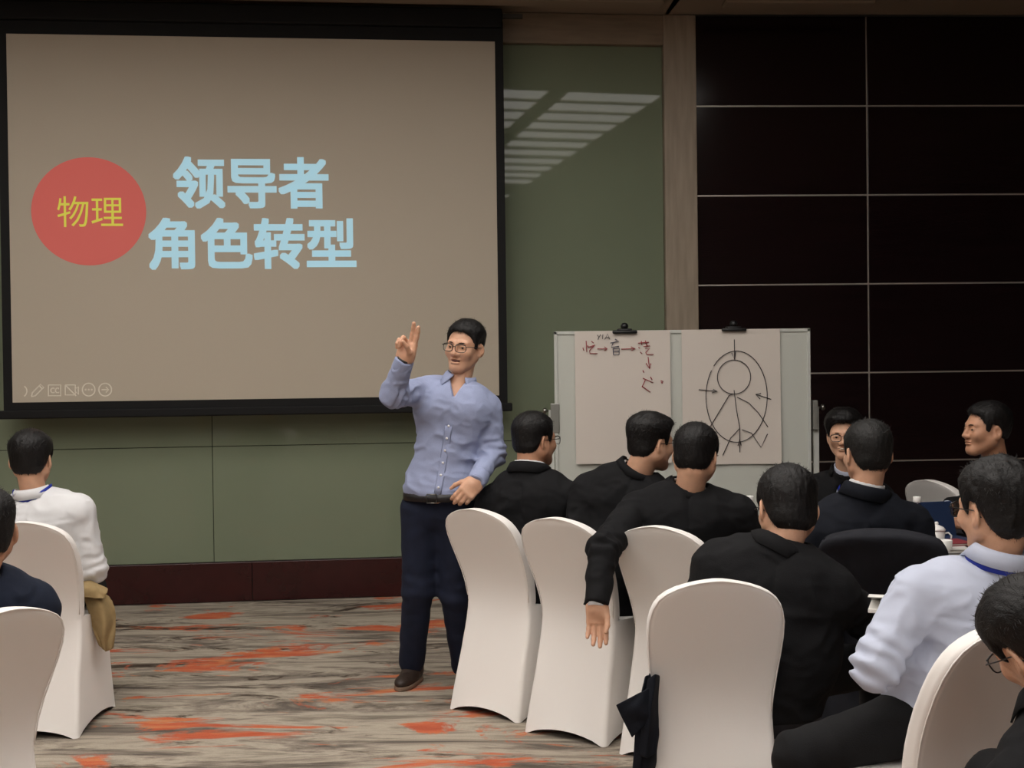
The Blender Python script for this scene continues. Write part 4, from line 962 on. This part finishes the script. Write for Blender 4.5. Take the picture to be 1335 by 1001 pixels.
def mug(label, px, d, hang, lid=True, s=1.0):
    t = thing('tea_cup', label, 'cup', onT(px, d), hang, 'white tea cups'); t.scale = (s, s, s)
    V, Fc = lathe([(.026, 0), (.03, .003), (.036, .03), (.041, .09), (.038, .09), (.033, .03), (.02, .008)], 28); link('cup_body', from_arrays('cup_body', V, Fc), M_china, t)
    tubes('handle', [[(.036, 0, .075), (.055, 0, .08), (.069, 0, .066), (.066, 0, .044), (.052, 0, .028), (.035, 0, .026)]], .0045, M_china, t, 8)
    if lid:
        V, Fc = lathe([(.043, .09), (.044, .094), (.034, .106), (.014, .115), (.008, .118), (.011, .126), (.006, .132)], 28); link('cup_lid', from_arrays('cup_lid', V, Fc), M_china, t)
mug('lidded white tea cup in front of the blue folder', 1221, 5.16, R(-20), True, .86)
mug('white tea cup between the bowed man and the greying man', 1048, 5.06, R(40))
mug('small white cup at the near table edge, beside the pale blue shirt', 1231, 4.92, R(120), False, .78)
fo = thing('folder', 'dark blue folder standing open on the tea table', 'folder', onT(1222, 5.46), R(14))
M_fold = mat('blue_folder_cover', (30, 46, 76), .45, .5, .03, 80)
box('cover', (-.15, 0, .0), (.10, .012, .165), M_fold, fo, M=Matrix.Rotation(R(-14), 4, 'X'), bevel=.003)
box('cover', (-.15, -.16, .0), (.10, .0, .010), M_fold, fo, bevel=.003)
box('paper', (-.14, -.012, .015), (.09, -.002, .15), mat('plain_paper', (222, 220, 214), .8), fo, M=Matrix.Rotation(R(-14), 4, 'X') @ Matrix.Translation((0, .018, 0)))
def book(label, px, d, lo, hi, rz, m, z=0):
    q = onT(px, d); t = thing('notebook', label, 'notebook', (q[0], q[1], TZ+z), rz, 'notebooks stacked by the tea cup')
    box('page_block', (lo[0]+.003, lo[1]+.003, lo[2]+.003), (hi[0]-.003, hi[1]-.003, hi[2]-.003), mat('page_paper', (206, 202, 194), .8, bump=.2, bscale=400, stretch=(1, 1, 30)), t)
    box('cover', (lo[0], lo[1], lo[2]), (hi[0], hi[1], lo[2]+.003), m, t); box('cover', (lo[0], lo[1], hi[2]-.003), (hi[0], hi[1], hi[2]), m, t)
book('grey notebook lying lowest by the tea cup', 1228, 4.98, (-.12, -.09, 0), (.12, .09, .022), R(6), mat('grey_cover', (128, 126, 124), .5))
book('white notebook on the grey notebook', 1222, 4.98, (-.11, -.085, 0), (.11, .085, .014), R(-4), mat('white_cover', (206, 204, 200), .5), .022)
book('red notebook in front of the blue folder', 1232, 5.02, (-.09, -.05, 0), (.10, .08, .012), R(10), mat('red_cover', (128, 48, 56), .5), .036)
# notepad held by the pale blue shirt
npd = thing('notepad', 'white notepad with curling page held beside the pale blue shirt', 'notepad', P(1153, 793, 3.58), R(-20))
V = []; Fc = []
for i in range(13):
    for j in (0, 1): t_ = i/12; V.append((-.045+.10*j, -.02+.16*t_, .02*math.sin(t_*3.1)-.035*max(0, t_-.75)*0+.012*(1-t_)**2*3))
for i in range(12): Fc.append((2*i, 2*i+1, 2*i+3, 2*i+2))
o = link('curled_page', from_arrays('curled_page', V, Fc), mat('plain_paper', (222, 220, 214), .8), npd); o.modifiers.new('thick', 'SOLIDIFY').thickness = .002
box('pad', (-.045, -.02, -.012), (.055, .14, .0), mat('plain_paper', (222, 220, 214), .8), npd, bevel=.002)

# ================================================================== DRAPED JACKETS
def drape(name, label, M4, fn, lo, hi, m, h=.008, tagit='jacket'):
    Mi = np.array(M4.inverted())
    v, f = mesh_field(fn, lo, hi, h); o = link(name, from_arrays(name, v, f), m); o.matrix_world = M4; tag(o, label, tagit); return o
M_draped = mat('dark_draped_cloth', (26, 27, 34), .8, .3, .25, 420, var=.12, vscale=40)
def jacket_back(q):
    zt = .945-.9*np.abs(q[:, 0])**2.2*1.3; mid = np.interp(q[:, 2], [.1, .2, .3, .44, .49, .54, .6, .68, .76, .84, .92], [-.006, .02, .05, .084, .088, .082, .066, .030, -.012, -.055, -.10])+.031
    wv = .010*np.sin(q[:, 0]*46+3*noise(q*np.array([4, 4, 6])))*np.clip((.9-q[:, 2])/.2, 0, 1)+.007*noise(q*np.array([14, 14, 9]))
    d = np.maximum(np.abs(q[:, 1]-mid)-(.066+wv), np.abs(q[:, 0])-(.216+.012*np.clip((.9-q[:, 2])/.4, 0, 1)+.008*noise(q*15)))
    d = smax(d, q[:, 2]-zt, .05); inner = np.maximum(np.abs(q[:, 1]-mid)-.040, q[:, 2]-(zt-.018)); d = smax(d, -np.maximum(inner, np.abs(q[:, 0])-.206), .01)
    c = cap(q, (-.19, -.04, .80), (-.205, .03, .52), .04, .035); d = smin(d, c+.006*noise(q*20), .04)
    return smax(d, .17+.03*noise(q*np.array([7, 7, 0]))-q[:, 2], .01)*.8
drape('suit_jacket', 'dark suit jacket draped over the chair back behind the greying man', Matrix.Translation((1.33, 4.42, 0)) @ Matrix.Rotation(R(-18), 4, 'Z'), jacket_back, (-.34, -.2, .10), (.30, .25, .98), M_draped)
def sheet_rows(rows, m, parent, name, nu=22, nv=22, amp=.008, fq=9, th=.006, seed=0):
    """cloth lofted through rows of points, rippled along its folds, with thickness"""
    rows = [np.array(r, float) for r in rows]; U = np.linspace(0, 1, nu); Vv = np.linspace(0, 1, nv)
    def li(a, t): 
        x = np.linspace(0, 1, len(a)); return np.stack([np.interp(t, x, a[:, c]) for c in range(3)], 1)
    A = np.stack([li(r, U) for r in rows]); G = np.stack([li(A[:, i], Vv) for i in range(nu)], 1)
    for _ in range(3):
        G[1:-1] = (G[:-2]+2*G[1:-1]+G[2:])/4; G[:, 1:-1] = (G[:, :-2]+2*G[:, 1:-1]+G[:, 2:])/4
    nn = np.cross(G[-1, 0]-G[0, -1], G[-1, -1]-G[0, 0]); nn = nn/np.linalg.norm(nn)
    uu, vv = np.meshgrid(U, Vv); w_ = np.sin(uu*fq+1.6*noise(np.stack([uu.ravel()*2+seed, vv.ravel()*2, 0*uu.ravel()], 1)).reshape(uu.shape)*2+seed)*(.35+.65*vv)
    G = G+nn*(w_*amp)[..., None]; V = G.reshape(-1, 3); Fc = [(i*nu+k, i*nu+k+1, (i+1)*nu+k+1, (i+1)*nu+k) for i in range(nv-1) for k in range(nu-1)]
    o = link(name, from_arrays(name, V-np.array(parent.location), Fc), m, parent); sd = o.modifiers.new('thick', 'SOLIDIFY'); sd.thickness = th; sd.offset = 0
    ss = o.modifiers.new('soft', 'SUBSURF'); ss.levels = ss.render_levels = 1; return o
jn = thing('folded_jacket', 'navy jacket hanging in folds beside the near white chair', 'jacket', P(838, 940, 3.62))
dn_ = 3.60
sheet_rows([[P(842, 882, dn_), P(850, 876, dn_+.05), P(862, 878, dn_+.10)], [P(838, 905, dn_-.02), P(850, 905, dn_+.02), P(866, 905, dn_+.10)], [P(826, 955, dn_), P(845, 960, dn_-.02), P(868, 955, dn_+.10)], [P(827, 990, dn_), P(842, 990, dn_-.02), P(866, 985, dn_+.10)], [P(828, 1012, dn_), P(838, 1008, dn_), P(862, 1000, dn_+.10)]], M_navy, jn, 'jacket_body', amp=.010, fq=13)
sheet_rows([[P(846, 896, dn_-.035), P(828, 906, dn_-.05), P(803, 919, dn_-.05)], [P(850, 915, dn_-.045), P(830, 922, dn_-.06), P(809, 932, dn_-.05)], [P(848, 940, dn_-.04), P(836, 950, dn_-.055), P(824, 962, dn_-.045)]], M_navy, jn, 'jacket_flap', amp=.006, fq=7, seed=3)
sheet_rows([[P(845, 886, dn_-.03), P(853, 878, dn_-.03), P(860, 880, dn_+.03)], [P(840, 930, dn_-.045), P(850, 930, dn_-.055), P(858, 930, dn_-.01)], [P(834, 985, dn_-.035), P(846, 990, dn_-.045), P(856, 975, dn_-.01)]], M_navy, jn, 'jacket_sleeve', amp=.007, fq=8, seed=5)
M_tan = mat('tan_coat_cloth', (150, 128, 90), .85, .25, .25, 420, var=.08, vscale=40)
jt = thing('folded_coat', 'tan coat folded over the seat edge beside the man in the white shirt', 'coat', P(130, 800, 5.40))
dt = 5.38
sheet_rows([[P(92, 757, dt+.05), P(118, 756, dt+.05), P(141, 768, dt+.02)], [P(92, 768, dt-.03), P(120, 766, dt-.05), P(140, 773, dt-.03)], [P(100, 780, dt-.04), P(122, 779, dt-.06), P(134, 781, dt-.05)]], M_tan, jt, 'coat_collar', amp=.004, fq=6)
sheet_rows([[P(104, 768, dt+.02), P(124, 768, dt), P(142, 777, dt+.06)], [P(112, 785, dt-.02), P(130, 785, dt-.04), P(150, 793, dt+.04)], [P(118, 805, dt-.01), P(134, 808, dt-.05), P(151, 808, dt+.04)], [P(122, 825, dt), P(136, 828, dt-.04), P(150, 824, dt+.04)], [P(130, 842, dt), P(138, 850, dt-.02), P(148, 845, dt+.03)]], M_tan, jt, 'coat_body', amp=.012, fq=12, seed=2)
sheet_rows([[P(100, 772, dt+.12), P(122, 770, dt+.14), P(146, 782, dt+.14)], [P(118, 800, dt+.08), P(134, 800, dt+.10), P(152, 802, dt+.10)], [P(122, 835, dt+.08), P(136, 838, dt+.09), P(148, 830, dt+.08)]], M_tan, jt, 'coat_lining', amp=.010, fq=9, seed=4)
